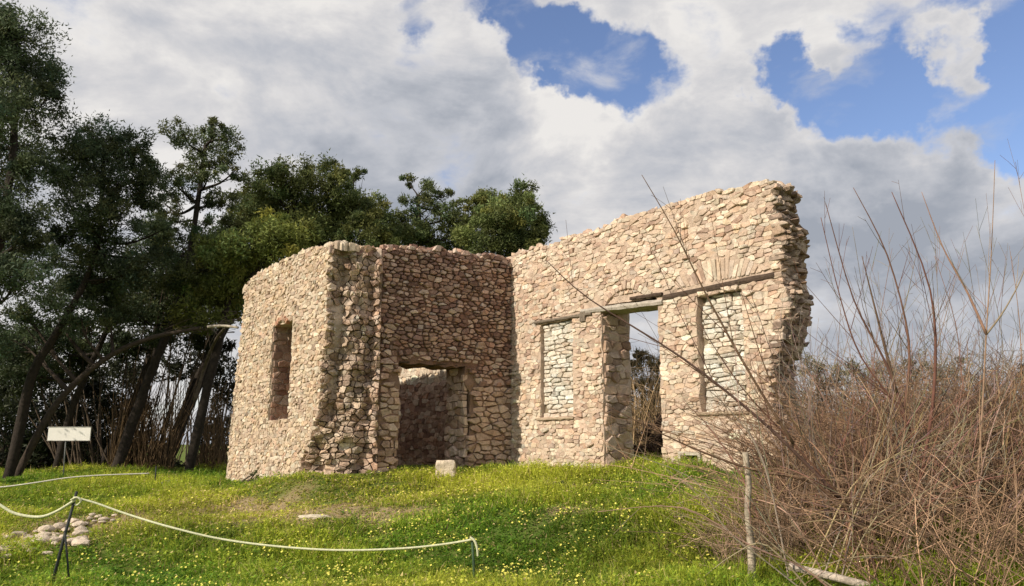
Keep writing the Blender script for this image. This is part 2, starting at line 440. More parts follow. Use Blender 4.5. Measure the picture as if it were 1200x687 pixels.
# core slabs of mortar and packing behind the facing stones
def slab(name, fr, slines, zlines, occ, n0, n1, col, warp=None, amp=.018, parent=None, label=None, seed=0):
    V, Fc, ix, C = [], [], {}, []
    def vid(i, j, k):
        if (i, j, k) not in ix:
            s, z = slines[i], zlines[j]
            if warp: s, z = warp(s, z, k)
            p = fr.p(s, z, n0 if k == 0 else n1)
            q = Vector((nz(p, 5, 3 + seed), nz(p, 5, 9 + seed), nz(p, 5, 17 + seed))) * amp * 1.6 + Vector((nz(p, 15, 1), nz(p, 15, 2), nz(p, 15, 5))) * amp
            if callable(col): C.append(col(s, z))
            else: C.append(col)
            ix[(i, j, k)] = len(V); V.append(p + q)
        return ix[(i, j, k)]
    ns, nzz = len(slines) - 1, len(zlines) - 1
    O = [[occ((slines[i] + slines[i + 1]) / 2, (zlines[j] + zlines[j + 1]) / 2) for j in range(nzz)] for i in range(ns)]
    for i in range(ns):
        for j in range(nzz):
            if not O[i][j]: continue
            a_, b, c, d = vid(i, j, 0), vid(i + 1, j, 0), vid(i + 1, j + 1, 0), vid(i, j + 1, 0)
            e_, f, g_, h = vid(i, j, 1), vid(i + 1, j, 1), vid(i + 1, j + 1, 1), vid(i, j + 1, 1)
            Fc += [(a_, b, c, d), (h, g_, f, e_)]
            if i == 0 or not O[i - 1][j]: Fc.append((e_, a_, d, h))
            if i == ns - 1 or not O[i + 1][j]: Fc.append((b, f, g_, c))
            if j == 0 or not O[i][j - 1]: Fc.append((e_, f, b, a_))
            if j == nzz - 1 or not O[i][j + 1]: Fc.append((d, c, g_, h))
    n = fr.S.cross(Z).dot(fr.N)
    if n < 0: Fc = [tuple(reversed(f)) for f in Fc]
    o = mesh_from(name, V, Fc, M_mortar, C, parent=parent)
    if label: o['label'] = label
    return o
def grid_lines(lo, hi, st, must=()):
    L = sorted(set([round(lo, 4), round(hi, 4)] + [round(m, 4) for m in must if lo < m < hi]))
    out = []
    for a_, b in zip(L, L[1:]):
        n = max(1, round((b - a_) / st)); out += [a_ + (b - a_) * i / n for i in range(n)]
    return out + [L[-1]]

ruin = thing('ruined_stone_building', 'roofless rubble stone ruin with broken walls standing on the grassy mound', 'ruin', FC.p(sL, gz1(PBC.x, PBC.y)))
def rect(fr, u0, u1, v0, v1):
    um, vm = (u0 + u1) / 2, (v0 + v1) / 2
    return (fr.uv(u0, vm)[0], fr.uv(u1, vm)[0], fr.uv(um, v1)[1], fr.uv(um, v0)[1])
# --- C: wall with the doorway and the two blocked windows
door = rect(FC, 706, 774, 352, 560); door = (door[0], door[1], .6, door[3])
win1 = rect(FC, 633, 671, 377, 489)
win2 = rect(FC, 818, 872, 343, 482)
vent = rect(FC, 799, 821, 532, 543)
H_C = 5.3; ZB = .55
maxS = max(s for z, s in endC) + .02
def warpC(s, z, k):
    t = interp(topC, s) - .05; zc = max(door[3], win2[3]) + .1
    if z > zc: z = zc + (z - zc) * (t - zc) / (H_C - zc)
    sc = win2[1] + .12
    if s > sc:
        e_ = interp(endC, z) - .03
        if k == 1: e_ -= .06 + .12 * nz((0, 0, z), 2.0, 4)
        s = sc + (s - sc) * (e_ - sc) / (maxS - sc)
    return s, z
holesC = [door, win1, win2, vent]
def occC(s, z): return not any(x0 < s < x1 and y0 < z < y1 for x0, x1, y0, y1 in holesC)
mC = (.57, .445, .35)
wallC = slab('wall', FC, grid_lines(sL - TH, maxS, .11, [h for r_ in holesC for h in r_[:2]] + [sL]), grid_lines(ZB, H_C, .11, [h for r_ in holesC for h in r_[2:]] + [max(door[3], win2[3]) + .1]),
             occC, -.010, -TH, mC, warpC, parent=ruin, label='tall sunlit wall with a doorway between two blocked windows, broken off on the right')

def voussoirs(key, fr, cpx, inner, outer, a0, a1, n, pal, blocked, relief=(.015, .03)):
    """radial stones: CPX centre in (s,z)"""
    cx, cz = cpx; polyb = []
    for i in range(n):
        t0, t1 = a0 + (a1 - a0) * i / n, a0 + (a1 - a0) * (i + 1) / n
        r0a, r0b = inner(t0), inner(t1); ro = outer((t0 + t1) / 2) * rng.uniform(.93, 1.05)
        poly = [(cx + math.cos(t0) * r0a, cz + math.sin(t0) * r0a), (cx + math.cos(t1) * r0b, cz + math.sin(t1) * r0b), (cx + math.cos(t1) * ro, cz + math.sin(t1) * ro), (cx + math.cos(t0) * ro, cz + math.sin(t0) * ro)]
        add_stone(key, poly, fr.p, pick(pal), joint=.006, relief=relief, tilt=.08)
        polyb.append(poly)
    blocked += polyb
def inside(poly, x, y):
    c = False
    for (x0, y0), (x1, y1) in zip(poly, poly[1:] + poly[:1]):
        if (y0 > y) != (y1 > y) and x < (x1 - x0) * (y - y0) / (y1 - y0) + x0: c = not c
    return c
blocked = []
# flat arch of radial stones over the right-hand blocked window
bx0, bz0 = FC.uv(775, 347); bx1, bz1 = FC.uv(908, 321)
beamz = (bz0 + bz1) / 2
cxw = (win2[0] + win2[1]) / 2; zc0 = beamz - .9
inn = lambda t: (beamz + .06 - zc0) / max(.2, math.sin(t))
voussoirs('C', FC, (cxw + .02, zc0), inn, lambda t: 1.36 + .03 * math.sin(9 * t), R(52), R(130), 20, PAL_C, blocked, relief=(-.002, .014))
# shallow relieving arch over the door lintel
cxd = (door[0] + door[1]) / 2 - .05; zd = door[3] - .42
voussoirs('C', FC, (cxd, zd), lambda t: .62, lambda t: .76, R(38), R(142), 13, PAL_C, blocked, relief=(.02, .035))
beam_rects = [(bx0 - .15, bx1 - .02, beamz - .05, beamz + .06), (FC.uv(628, 375)[0], FC.uv(692, 366)[0], win1[3] - .0, win1[3] + .09), (FC.uv(684, 360)[0], FC.uv(776, 350)[0], door[3] - .02, door[3] + .12)]
def colC(s, z):
    t = (z - 1.1) / 3 + .25 * nz((s, z, 0), .9)
    if s < sL + .9 and z < 3.2 or z < 1.5: return pick(PAL_CL if rng.random() < .7 else PAL_C)
    if rng.random() < .3: return pick(PAL_CL)
    return pick(PAL_C)
cells = field(sL + .0, maxS + .15, ZB, 5.9, .125, .062, drop=.12, jit=.36)
for r_ in holesC + beam_rects: cells = cut_rect(cells, r_)
for c in cells:
    cx, cy, A = cen(c)
    if cy > interp(topC, cx) + .0 or cx > interp(endC, cy) + .0: continue
    if any(inside(b, cx, cy) for b in blocked): continue
    r_ = rng.random()
    add_stone('C', c, FC.p, colC(cx, cy), joint=rng.uniform(.0, .008), relief=(-.006, .016) if r_ < .9 else (.012, .04), tilt=.16)
# reveals of the doorway (jamb that faces the viewer, jamb that does not)
for (s0, sgn) in ((door[0], 1), (door[1], -1)):
    mp = lambda w, z, h, s0=s0, sgn=sgn: FC.p(s0, z, -w) + FC.S * sgn * (h + .03 * nz((w * 3, z * 3, s0), 1))
    for c in cut_rect(field(.03, TH - .03, ZB, door[3], .2, .13), (-9, 9, door[3], 99)):
        add_stone('C', c, mp, pick(PAL_BL), joint=.008, relief=(.01, .05), tilt=.2)
# broken right-hand end
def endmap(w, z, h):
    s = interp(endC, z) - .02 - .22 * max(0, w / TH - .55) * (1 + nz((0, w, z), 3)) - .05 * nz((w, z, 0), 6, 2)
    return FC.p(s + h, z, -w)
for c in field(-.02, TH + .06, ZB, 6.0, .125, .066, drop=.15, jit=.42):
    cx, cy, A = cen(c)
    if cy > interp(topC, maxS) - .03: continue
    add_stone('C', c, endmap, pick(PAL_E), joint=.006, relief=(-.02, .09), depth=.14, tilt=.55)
# top courses
def topmap(fr, top, dz=-.03):
    return lambda s, w, h: fr.p(s, interp(top, s) + dz + h + .07 * nz((s, w * .5, 3), 3.5) + .05 * nz((s, w, 9), 9), -w)
for c in field(sL, interp(endC, 5.1) - .05, .02, TH - .03, .12, .13, drop=.15, jit=.45, cl=(1, 1, 1, 1)):
    add_stone('C', c, topmap(FC, topC), colC(cen(c)[0], 4), joint=.008, relief=(-.05, .08), depth=.12, tilt=.7)
# back face
bk = Frame(FC.p(0, 0, -TH), FC.S, -FC.N)
cells = field(sL, maxS - .3, ZB, 5.5, .26, .17)
for r_ in (door,): cells = cut_rect(cells, r_)
for c in cells:
    cx, cy, A = cen(c)
    if cy > interp(topC, cx) - .05 or cx > interp(endC, cy) - .25: continue
    add_stone('C', c, bk.p, pick(PAL_BL), relief=(.01, .04))
# timber lintels
def beam(name, fr, s0, s1, z0a, z0b, hgt, n0, n1, mat, label=None, seed=0, parent=ruin):
    V, Fc = [], []; n = 12
    for i in range(n + 1):
        t = i / n; s = s0 + (s1 - s0) * t; zb = z0a + (z0b - z0a) * t
        ring = [(0, 0), (.5, -.06), (1, 0), (1.03, .5), (1, 1), (.5, 1.04), (0, 1), (-.03, .5)]
        for (a_, b) in ring:
            k = 1 + .0
            nn = n0 + (n1 - n0) * a_ + .012 * nz((t * 9, a_, b), 2, seed); zz = zb + hgt * b + .012 * nz((t * 7, a_ * 2, b * 2), 2, seed + 5)
            V.append(fr.p(s, zz, nn))
    for i in range(n):
        for j in range(8):
            k = (j + 1) % 8; Fc.append((i * 8 + j, i * 8 + k, i * 8 + 8 + k, i * 8 + 8 + j))
    Fc += [tuple(range(8)), tuple(range(n * 8 + 7, n * 8 - 1, -1))]
    me = mesh_from(name, V, Fc, mat, parent=parent)
    if label: me['label'] = label
    return me
def zC(u, v): return FC.uv(u, v)[1]
beam('lintel', FC, FC.uv(627, 375)[0], FC.uv(694, 366)[0], zC(627, 380), zC(694, 369), .045, .035, -.14, M_wood, 'thin grey lintel over the narrow blocked window')
beam('lintel', FC, FC.uv(682, 362)[0], FC.uv(777, 350)[0], zC(682, 368), zC(777, 357), .085, .03, -.5, M_wood_pale, 'pale weathered plank lintel across the doorway', 3)
beam('lintel', FC, FC.uv(740, 350)[0], FC.uv(777, 345)[0], zC(740, 352), zC(777, 346.5), .05, .045, -.2, M_wood_dark, 'short dark board lying on the doorway lintel', 5)
beam('lintel', FC, FC.uv(777, 345)[0], bx1, zC(777, 352), zC(908, 325), -.0 + .075, .016, -.25, M_wood_dark, 'long dark timber beam over the wide blocked window', 7)
beam('lintel', FC, FC.uv(681, 362)[0], FC.uv(687, 362)[0], zC(684, 377), zC(684, 377), .17, .04, -.1, M_wood, 'upright stub of timber beside the doorway lintel', 9)
# blocked windows
for (wr, dpt, key, nm) in ((win1, .10, 'W1', 'narrow blocked window walled up with pale thin stones'), (win2, .13, 'W2', 'wide blocked window walled up with pale thin stones')):
    inf = slab('window_infill', FC, grid_lines(wr[0] - .02, wr[1] + .02, .12), grid_lines(wr[2] - .02, wr[3] + .02, .12), lambda s, z: True, -dpt - .02, -dpt - .3, (.27, .22, .155), amp=.01, parent=ruin, label=nm)
    fi = Frame(FC.p(0, 0, -dpt), FC.S, FC.N)
    cells = field(wr[0], wr[1], wr[2], wr[3] + .1, .24, .075, drop=.12, jit=.25)
    for c in cells:
        for h in ((1, 0, wr[1] - .008), (-1, 0, -wr[0] - .008), (0, 1, wr[3] - .01), (0, -1, -wr[2])):
            if len(c) >= 3: c = clip(c, *h)
        if len(c) >= 3: add_stone(key, c, fi.p, pick(PAL_W), joint=.009, relief=(.015, .045), tilt=.12, cat='infill_stone')
    STONES[key + '_parent'] = inf
for (wr, sd) in ((win1, 1), (win2, 2)):
    o = beam('sill', FC, wr[0] - .05, wr[1] + .04, wr[2] - .045, wr[2] - .045, .04, .045, -.12, M_rock, None, 20 + sd)
    ca = o.data.color_attributes.new('Col', 'FLOAT_COLOR', 'POINT'); ca.data.foreach_set('color', [.42, .33, .24, 1] * len(o.data.vertices))
# small vent at the foot of the wall: pale surround, dark grille
def box(fr, s0, s1, z0, z1, n0, n1):
    V = [fr.p(s, z, n) for n in (n0, n1) for z in (z0, z1) for s in (s0, s1)]
    return V, [(0, 1, 3, 2), (5, 4, 6, 7), (4, 0, 2, 6), (1, 5, 7, 3), (2, 3, 7, 6), (4, 5, 1, 0)]
def boxes(name, lst, mat, parent=None, cols=None):
    V, Fc = [], []
    for b in lst:
        v, f = box(*b); n = len(V); V += v; Fc += [tuple(i + n for i in q) for q in f]
    return mesh_from(name, V, Fc, mat, [cols] * len(V) if cols else None, parent=parent)
M_dark = material('dark_metal', (.05, .052, .05), rough=.6, bump=.1)
v0, v1, v2, v3 = vent
vf = boxes('vent_frame', [(FC, v0 - .03, v1 + .03, v3 - .02, v3 + .035, .05, -.06), (FC, v0 - .03, v0 + .012, v2 - .03, v3 - .02, .05, -.06), (FC, v1 - .012, v1 + .03, v2 - .03, v3 - .02, .05, -.06)], M_rock, ruin, (.55, .5, .42))
vg = boxes('vent_grille', [(FC, v0 - .02, v1 + .02, v2 - .02, v3, -.07, -.12)] + [(FC, v0 + (v1 - v0) * i / 6 - .004, v0 + (v1 - v0) * i / 6 + .004, v2, v3, -.03, -.068) for i in range(1, 6)], M_dark, ruin)

# --- B: shaded cross wall with the low opening
aR = 0.0; aL, _ = FB.uv(444, 430)
opB = rect(FB, 546, 467, 428, 560); opB = (min(opB[0], opB[1]), max(opB[0], opB[1]), .5, opB[3])
H_B = 5.1
def warpB(s, z, k):
    t = interp(topB, s) - .05; zc = opB[3] + .15
    if z > zc: z = zc + (z - zc) * (t - zc) / (H_B - zc)
    if abs(s - opB[0]) < .01 and z < opB[3] - .35: s -= .10 * (1 + nz((0, 0, z), 4))
    if abs(s - opB[1]) < .01: s += .05 * (1 + nz((0, 3, z), 4)) * max(0, 2.2 - z)
    return s, z
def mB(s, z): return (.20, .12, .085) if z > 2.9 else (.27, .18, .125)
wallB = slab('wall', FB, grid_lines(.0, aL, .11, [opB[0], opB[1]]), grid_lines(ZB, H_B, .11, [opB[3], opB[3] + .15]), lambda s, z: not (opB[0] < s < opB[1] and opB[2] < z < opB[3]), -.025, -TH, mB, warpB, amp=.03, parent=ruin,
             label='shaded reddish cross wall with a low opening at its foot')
def bmp_(s, z, h): return FB.p(s, z, h + .03 * nz((s, z, 0), 2.5, 8))
cells = field(-.02, aL, 2.75, 5.2, .13, .07, drop=.15, jit=.4)
low = field(-.02, aL, ZB, 2.75, .19, .09, drop=.2, jit=.42)
cells = [c for c in cells if cen(c)[1] > 2.75] + [clip(c, 0, 1, 2.78) for c in low if cen(c)[1] < 2.75]
cells = cut_rect([c for c in cells if len(c) > 2], (opB[0], opB[1], opB[2], opB[3] + .05))
cells = cut_rect(cells, (opB[0] - .24, opB[1] + .05, opB[3] - .01, opB[3] + .07))
for c in cells:
    cx, cy, A = cen(c)
    if cy > interp(topB, cx): continue
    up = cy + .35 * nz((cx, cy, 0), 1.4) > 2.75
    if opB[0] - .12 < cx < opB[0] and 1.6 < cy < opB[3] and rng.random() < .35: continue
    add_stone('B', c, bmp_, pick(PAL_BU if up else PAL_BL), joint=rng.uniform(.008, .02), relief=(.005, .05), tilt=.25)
for (s0, sgn) in ((opB[0], 1), (opB[1], -1)):
    mp = lambda w, z, h, s0=s0, sgn=sgn: FB.p(s0, z, -w) + FB.S * sgn * (h + .03 * nz((w * 3, z * 3, s0), 1))
    for c in cut_rect(field(.03, TH, ZB, opB[3], .2, .12), (-9, 9, opB[3], 99)):
        add_stone('B', c, mp, pick(PAL_BL), relief=(.01, .06), tilt=.25)
for c in field(0, aL, 0.02, TH - .03, .12, .13, drop=.15, jit=.45, cl=(1, 1, 1, 1)):
    add_stone('B', c, topmap(FB, topB), pick(PAL_BU), relief=(.0, .07), depth=.08, tilt=.35)
beam('lintel', FB, opB[0] - .22, opB[1] + .03, opB[3] + .01, opB[3] + .01, .035, -.05, -.6, M_wood_dark, 'dark timber lintel over the low opening', 13)
# --- A: far-left sunlit wall with the slit window
winA = rect(FA, 317, 340, 380, 492)
H_A = 5.1
minA = min(s for z, s in leftA) - .02
topAz = lambda s: interp(topA, s)
def warpA(s, z, k):
    t = interp(topA, s) - .05; zc = winA[3] + .12
    if z > zc: z = zc + (z - zc) * (t - zc) / (H_A - zc)
    if s < winA[0] - .15:
        e_ = interp(leftA, z) + .02; sc = winA[0] - .15; s = sc + (s - sc) * (e_ - sc) / (minA - sc)
    if s > winA[1] + .15:
        e_ = interp(rightA, z) - .03; sc = winA[1] + .15; s = sc + (s - sc) * (e_ - sc) / (0 - sc)
    return s, z
wallA = slab('wall', FA, grid_lines(minA, 0, .12, [winA[0], winA[1], winA[0] - .15, winA[1] + .15]), grid_lines(ZB - .2, H_A, .12, [winA[2], winA[3], winA[3] + .12]), lambda s, z: not (winA[0] < s < winA[1] and winA[2] < z < winA[3]), -.012, -TH, (.56, .455, .35), warpA,
             parent=ruin, label='sunlit wall with a tall slit window on the far left of the ruin')
cells = cut_rect(field(minA - .1, .1, ZB - .2, 5.2, .108, .060, drop=.12, jit=.38), winA)
for c in cells:
    cx, cy, A = cen(c)
    if cy > interp(topA, cx) or cx < interp(leftA, cy) or cx > interp(rightA, cy) + .03: continue
    add_stone('A', c, FA.p, pick(PAL_A), joint=rng.uniform(.001, .008), relief=(-.003, .022), tilt=.28)
for (s0, sgn) in ((winA[0], 1), (winA[1], -1)):
    mp = lambda w, z, h, s0=s0, sgn=sgn: FA.p(s0, z, -w) + FA.S * sgn * (h + .01)
    for c in field(.03, TH, winA[2], winA[3] - .05, .2, .12): add_stone('A', c, mp, pick(PAL_BU), relief=(.0, .03))
slab('window_infill', FA, grid_lines(winA[0] - .08, winA[1] + .08, .1), grid_lines(winA[2] - .06, winA[3] + .22, .1), lambda s, z: True, -.42, -.6, (.16, .105, .075), amp=.02, parent=ruin, label='brown panel closing the back of the slit window')
# brick-coloured head stones over the slit
cxa = (winA[0] + winA[1]) / 2
rim = []
voussoirs('A', FA, (cxa, winA[3] - .28), lambda t: .33, lambda t: .44, R(45), R(135), 9, [((.42, .22, .14), 1)], rim, relief=(.03, .045))
for c in field(minA + .1, .0, .02, TH - .03, .11, .12, drop=.15, jit=.45, cl=(1, 1, 1, 1)):
    add_stone('A', c, topmap(FA, topA), pick(PAL_A), relief=(.0, .07), depth=.08, tilt=.35)
# left end face
mp = lambda w, z, h: FA.p(interp(leftA, z) - h + .01, z, -w)
for c in field(0, TH, ZB - .2, 3.2, .2, .13): add_stone('A', c, mp, pick(PAL_A), relief=(.0, .04))
# --- torn rubble between A and B (where a wall has fallen away)
def torn(a_, z, h, lift=True):
    """a_ 0..1.25: from the ragged edge of A to the standing face of B"""
    t = max(-.1, min(1.1, a_ / 1.25))
    L = FA.p(interp(rightA, z) - .03, z, 0)
    Rr = FB.p(aL + .02, z, .07)
    p = L.lerp(Rr, t)
    nrm = (Sd * .9 - Ed * .45).normalized()
    k = 1 if lift else 0
    d = .09 * nz((a_ * 1.0, z, 0), 2.4, 5) + .07 * nz((a_, z, 1), 6, 3) + .12 * max(0, 1.9 - z) * math.sin(math.pi * max(0, min(1, t)))
    d -= .16 * math.exp(-((t - .25) / .12) ** 2) * (1 if z > 2.0 else .4)
    d -= .12 * math.exp(-((t - .8) / .08) ** 2)
    return p + nrm * (d + h)
V, Fc, C = [], [], []
na, nb = 14, 32; zt0 = ZB - .2
for j in range(nb + 1):
    for i in range(na + 1):
        z = zt0 + (interp(topB, tA - .5) - .08 - zt0) * j / nb
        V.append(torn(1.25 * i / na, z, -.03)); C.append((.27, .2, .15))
    for q in (FB.p(aL - .05, z, -TH * .6), FA.p(-.9, z, -.3)): V.append(q); C.append((.27, .2, .15))
m_ = na + 3
for j in range(nb):
    for i in range(m_):
        k = (i + 1) % m_; Fc.append((j * m_ + i, j * m_ + k, (j + 1) * m_ + k, (j + 1) * m_ + i))
Fc += [tuple(range(m_ - 1, -1, -1)), tuple(nb * m_ + i for i in range(m_))]
wallT = mesh_from('wall', V, Fc, M_mortar, C, parent=ruin); wallT['label'] = 'torn rubble corner where a wall has fallen away, between the slit-window wall and the cross wall'
for c in field(.0, 1.25, ZB - .1, 5.2, .135, .095, drop=.05, jit=.45):
    cx, cy, A = cen(c)
    if cy > interp(topB, tA - .5) - .03 - .05 * nz((cx, 0, 0), 4): continue
    pal = PAL_R if cx < .95 else PAL_BL
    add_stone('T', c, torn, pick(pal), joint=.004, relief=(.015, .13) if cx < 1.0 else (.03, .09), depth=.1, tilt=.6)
for c in field(0, 1.25, 0, .7, .16, .14, jit=.4):
    cx, cy, A = cen(c); zz = interp(topB, tA - .5) - .1
    add_stone('T', c, lambda a_, w, h: torn(a_, zz, 0) + (-Sd * .7 - Ed * -.2) * w + Z * h, pick(PAL_BU), relief=(.0, .1), depth=.1, tilt=.3)
# --- rear wall behind the low opening, and the end wall closing the room
FR = Frame(PBC, Sd, -Ed)
topR = [(-6, 3.6), (-4.5, 3.8), (-3, 3.65), (-1.5, 3.8), (0, 3.8)]
def warpR(s, z, k): return s, z if z < 1.5 else 1.5 + (z - 1.5) * (interp(topR, s) - 1.5) / 2.0
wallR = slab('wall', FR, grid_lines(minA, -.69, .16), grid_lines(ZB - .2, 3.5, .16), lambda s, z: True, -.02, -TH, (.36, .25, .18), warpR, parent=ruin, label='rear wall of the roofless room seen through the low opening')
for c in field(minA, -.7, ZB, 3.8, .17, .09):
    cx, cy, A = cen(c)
    if cy < interp(topR, cx) and True: add_stone('R', c, FR.p, pick(PAL_CL if cy > 2.95 else PAL_BU), joint=.003, relief=(-.004, .018), tilt=.1)  # paler upper stones paint in the sunlit strip above the front wall's shadow
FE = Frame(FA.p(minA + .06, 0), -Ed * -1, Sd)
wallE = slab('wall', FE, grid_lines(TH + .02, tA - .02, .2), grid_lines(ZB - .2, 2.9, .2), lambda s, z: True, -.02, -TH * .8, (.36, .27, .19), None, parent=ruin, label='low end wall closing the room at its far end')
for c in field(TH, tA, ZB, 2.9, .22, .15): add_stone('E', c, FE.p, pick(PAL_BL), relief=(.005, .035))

# individual stones: the ~300 that show largest are parts, the rest one joined part
WP = {'C': wallC, 'B': wallB, 'A': wallA, 'T': wallT, 'R': wallR, 'E': wallE}
def visible(s):
    c = sum((v for v in s.V[-5:]), Vector()) / 5
    out = s.V[-1] - sum(s.V[:4], Vector()) / 4
    return (CAM - c).dot(out) > 0
allst = []
for k, w in WP.items():
    for s in STONES.get(k, []):
        c = s.V[-1]; u, v = proj(c)
        n_out = (s.V[-1] - s.V[0])
        vis = k not in 'RE' and visible(s) and v < 556
        allst.append((s.px if vis else 0, k, s))
allst.sort(key=lambda t: -t[0])
single = allst[:300]; rest = allst[300:]
for px, k, s in single:
    mesh_from('stone', s.V, s.F, M_stone, [s.col] * len(s.V), parent=WP[k])
V, Fc, C = [], [], []
for px, k, s in rest:
    n = len(V); V += s.V; Fc += [tuple(i + n for i in f) for f in s.F]; C += [s.col] * len(s.V)
o = mesh_from('rubble_masonry', V, Fc, M_stone, C, parent=ruin); tag(o, kind='stuff')
for key in ('W1', 'W2'):
    for s in STONES[key]: mesh_from('infill_stone', s.V, s.F, M_stone, [s.col] * len(s.V), parent=STONES[key + '_parent'])

# ------------------------------------------------------------ tubes, foliage
class TB:
    def __init__(s): s.V, s.F, s.C = [], [], []
    def tube(s, pts, r0, r1, sides=6, col=(.2, .15, .1), cap=True, rough=0):
        n = len(pts); base = len(s.V)
        up = Vector((.3, .5, .8))
        for i, p in enumerate(pts):
            d = (pts[min(n - 1, i + 1)] - pts[max(0, i - 1)])
            if d.length < 1e-6: d = Vector((0, 0, 1))
            d.normalize(); x = d.cross(up)
            if x.length < .05: x = d.cross(Vector((1, 0, 0)))
            x.normalize(); y = d.cross(x)
            r = r0 + (r1 - r0) * i / (n - 1)
            for k in range(sides):
                a_ = 2 * math.pi * k / sides; rr = r * (1 + (rough * nz((p.x * 3 + k, p.y * 3, p.z * 3), 1) if rough else 0))
                s.V.append(p + x * (math.cos(a_) * rr) + y * (math.sin(a_) * rr)); s.C.append(col)
        for i in range(n - 1):
            for k in range(sides):
                j = (k + 1) % sides; s.F.append((base + i * sides + k, base + i * sides + j, base + (i + 1) * sides + j, base + (i + 1) * sides + k))
        if cap: s.F.append(tuple(base + (n - 1) * sides + k for k in range(sides))); s.F.append(tuple(base + k for k in range(sides - 1, -1, -1)))
    def build(s, name, mat, parent=None, smooth=True): return mesh_from(name, s.V, s.F, mat, s.C, smooth, parent)
def smooth_path(pts, n=4):
    out = []
    P = [pts[0]] + list(pts) + [pts[-1]]
    for i in range(1, len(P) - 2):
        for k in range(n):
            t = k / n; a_, b, c, d = P[i - 1], P[i], P[i + 1], P[i + 2]
            out.append(.5 * ((2 * b) + (c - a_) * t + (2 * a_ - 5 * b + 4 * c - d) * t * t + (3 * b - a_ - 3 * c + d) * t ** 3))
    out.append(pts[-1]); return out
def rv(s=1.0): return Vector((rng.gauss(0, s), rng.gauss(0, s), rng.gauss(0, s)))

def leaves(centres, radii, cols, per, size, flat=.8):
    """numpy leaf triangles gathered in clumps"""
    c = np.repeat(np.array(centres), per, 0); r = np.repeat(np.array(radii), per); k = np.repeat(np.array(cols), per, 0)
    n = len(c)
    off = nrg.normal(0, 1, (n, 3)); off /= np.linalg.norm(off, axis=1)[:, None]; off *= (nrg.random(n) ** .55 * (1 + .35 * np.abs(nrg.normal(0, 1, n))))[:, None]
    off[:, 2] *= flat
    p = c + off * r[:, None]
    d1 = nrg.normal(0, 1, (n, 3)) + off * .8 + np.array([0, 0, .25]); d1 /= np.linalg.norm(d1, axis=1)[:, None]
    d2 = np.cross(d1, nrg.normal(0, 1, (n, 3))); d2 /= np.linalg.norm(d2, axis=1)[:, None]
    sz = size * nrg.uniform(.6, 1.4, n)[:, None]
    V = np.empty((n * 3, 3)); V[0::3] = p - d1 * sz * .5 - d2 * sz * .28; V[1::3] = p - d1 * sz * .35 + d2 * sz * .3; V[2::3] = p + d1 * sz
    Fc = np.arange(n * 3).reshape(-1, 3)
    kk = k * nrg.uniform(.7, 1.35, (n, 1))
    return V, Fc, np.repeat(kk, 3, 0)

def tree(name, label, cat, group, depth, trunk_px, blobs, w0, w1, base_col, per=42, leaf=.075, spread=1.0, bark=(.034, .027, .022), dsp=1.0, sub=26, base=None):
    """trunk_px: photo positions of the trunk, bottom first; blobs: (u, v, r px) foliage masses"""
    k = depth / F
    tp = [at(u, v, depth + dz) for (u, v, dz) in [(t + (0,))[:3] for t in trunk_px]]
    g0 = gz1(tp[0].x, tp[0].y); tp[0].z = g0 - .15
    root = thing(name, label, cat, (tp[0].x, tp[0].y, g0), group)
    path = smooth_path(tp, 5)
    path = [p + Vector((nz(p, .8, 2), nz(p, .8, 7), 0)) * .06 for p in path]
    tb = TB(); tb.tube(path, w0 * k / 2, w1 * k / 2, 9, bark, rough=.35); tb.build('trunk', M_bark, root)
    br = TB(); cs, rs, cl = [], [], []
    for (u, v, r) in blobs:
        c = at(u, v, depth + rng.uniform(-dsp, dsp)); rr = r * k * 1.12; 
        best = min(path[len(path) // 3:], key=lambda p: (p - c).length + max(0, p.z - c.z) * 1.5)
        mid = best.lerp(c, .5) + Vector((0, 0, -.15 * (c - best).length * .5)) + rv(.08)
        lp = smooth_path([best, mid, c], 4)
        L = (c - best).length
        br.tube(lp, max(.02, min(.09, .02 + L * .018)) , .012, 5, bark, rough=.3)
        tone = rng.uniform(.65, 1.4)
        ns = max(4, int(sub * (r / 30) ** 1.3))
        for i in range(ns):
            d = rv(); d.normalize(); d *= rr * (.25 + .75 * rng.random() ** .5) * spread; d.z *= .75
            q = c + d
            cs.append(tuple(q)); rs.append(rr * rng.uniform(.18, .5)); t2 = tone * rng.uniform(.75, 1.3) 
            hv = rng.gauss(0, .1)
            cl.append((base_col[0] * t2 * (1 + hv), base_col[1] * t2, base_col[2] * t2 * (1 - hv)))
            if rng.random() < .5:
                s0 = lp[rng.randrange(3, len(lp))]
                br.tube([s0, s0.lerp(q, .5) + rv(.04), q], .014, .005, 3, bark, cap=False)
    br.build('limb', M_bark, root)
    V, Fc, cc = leaves(cs, rs, cl, int(per * 3.0), leaf * .84)
    tri_mesh('crown', V, Fc, M_leaf, cc, root)
    return root

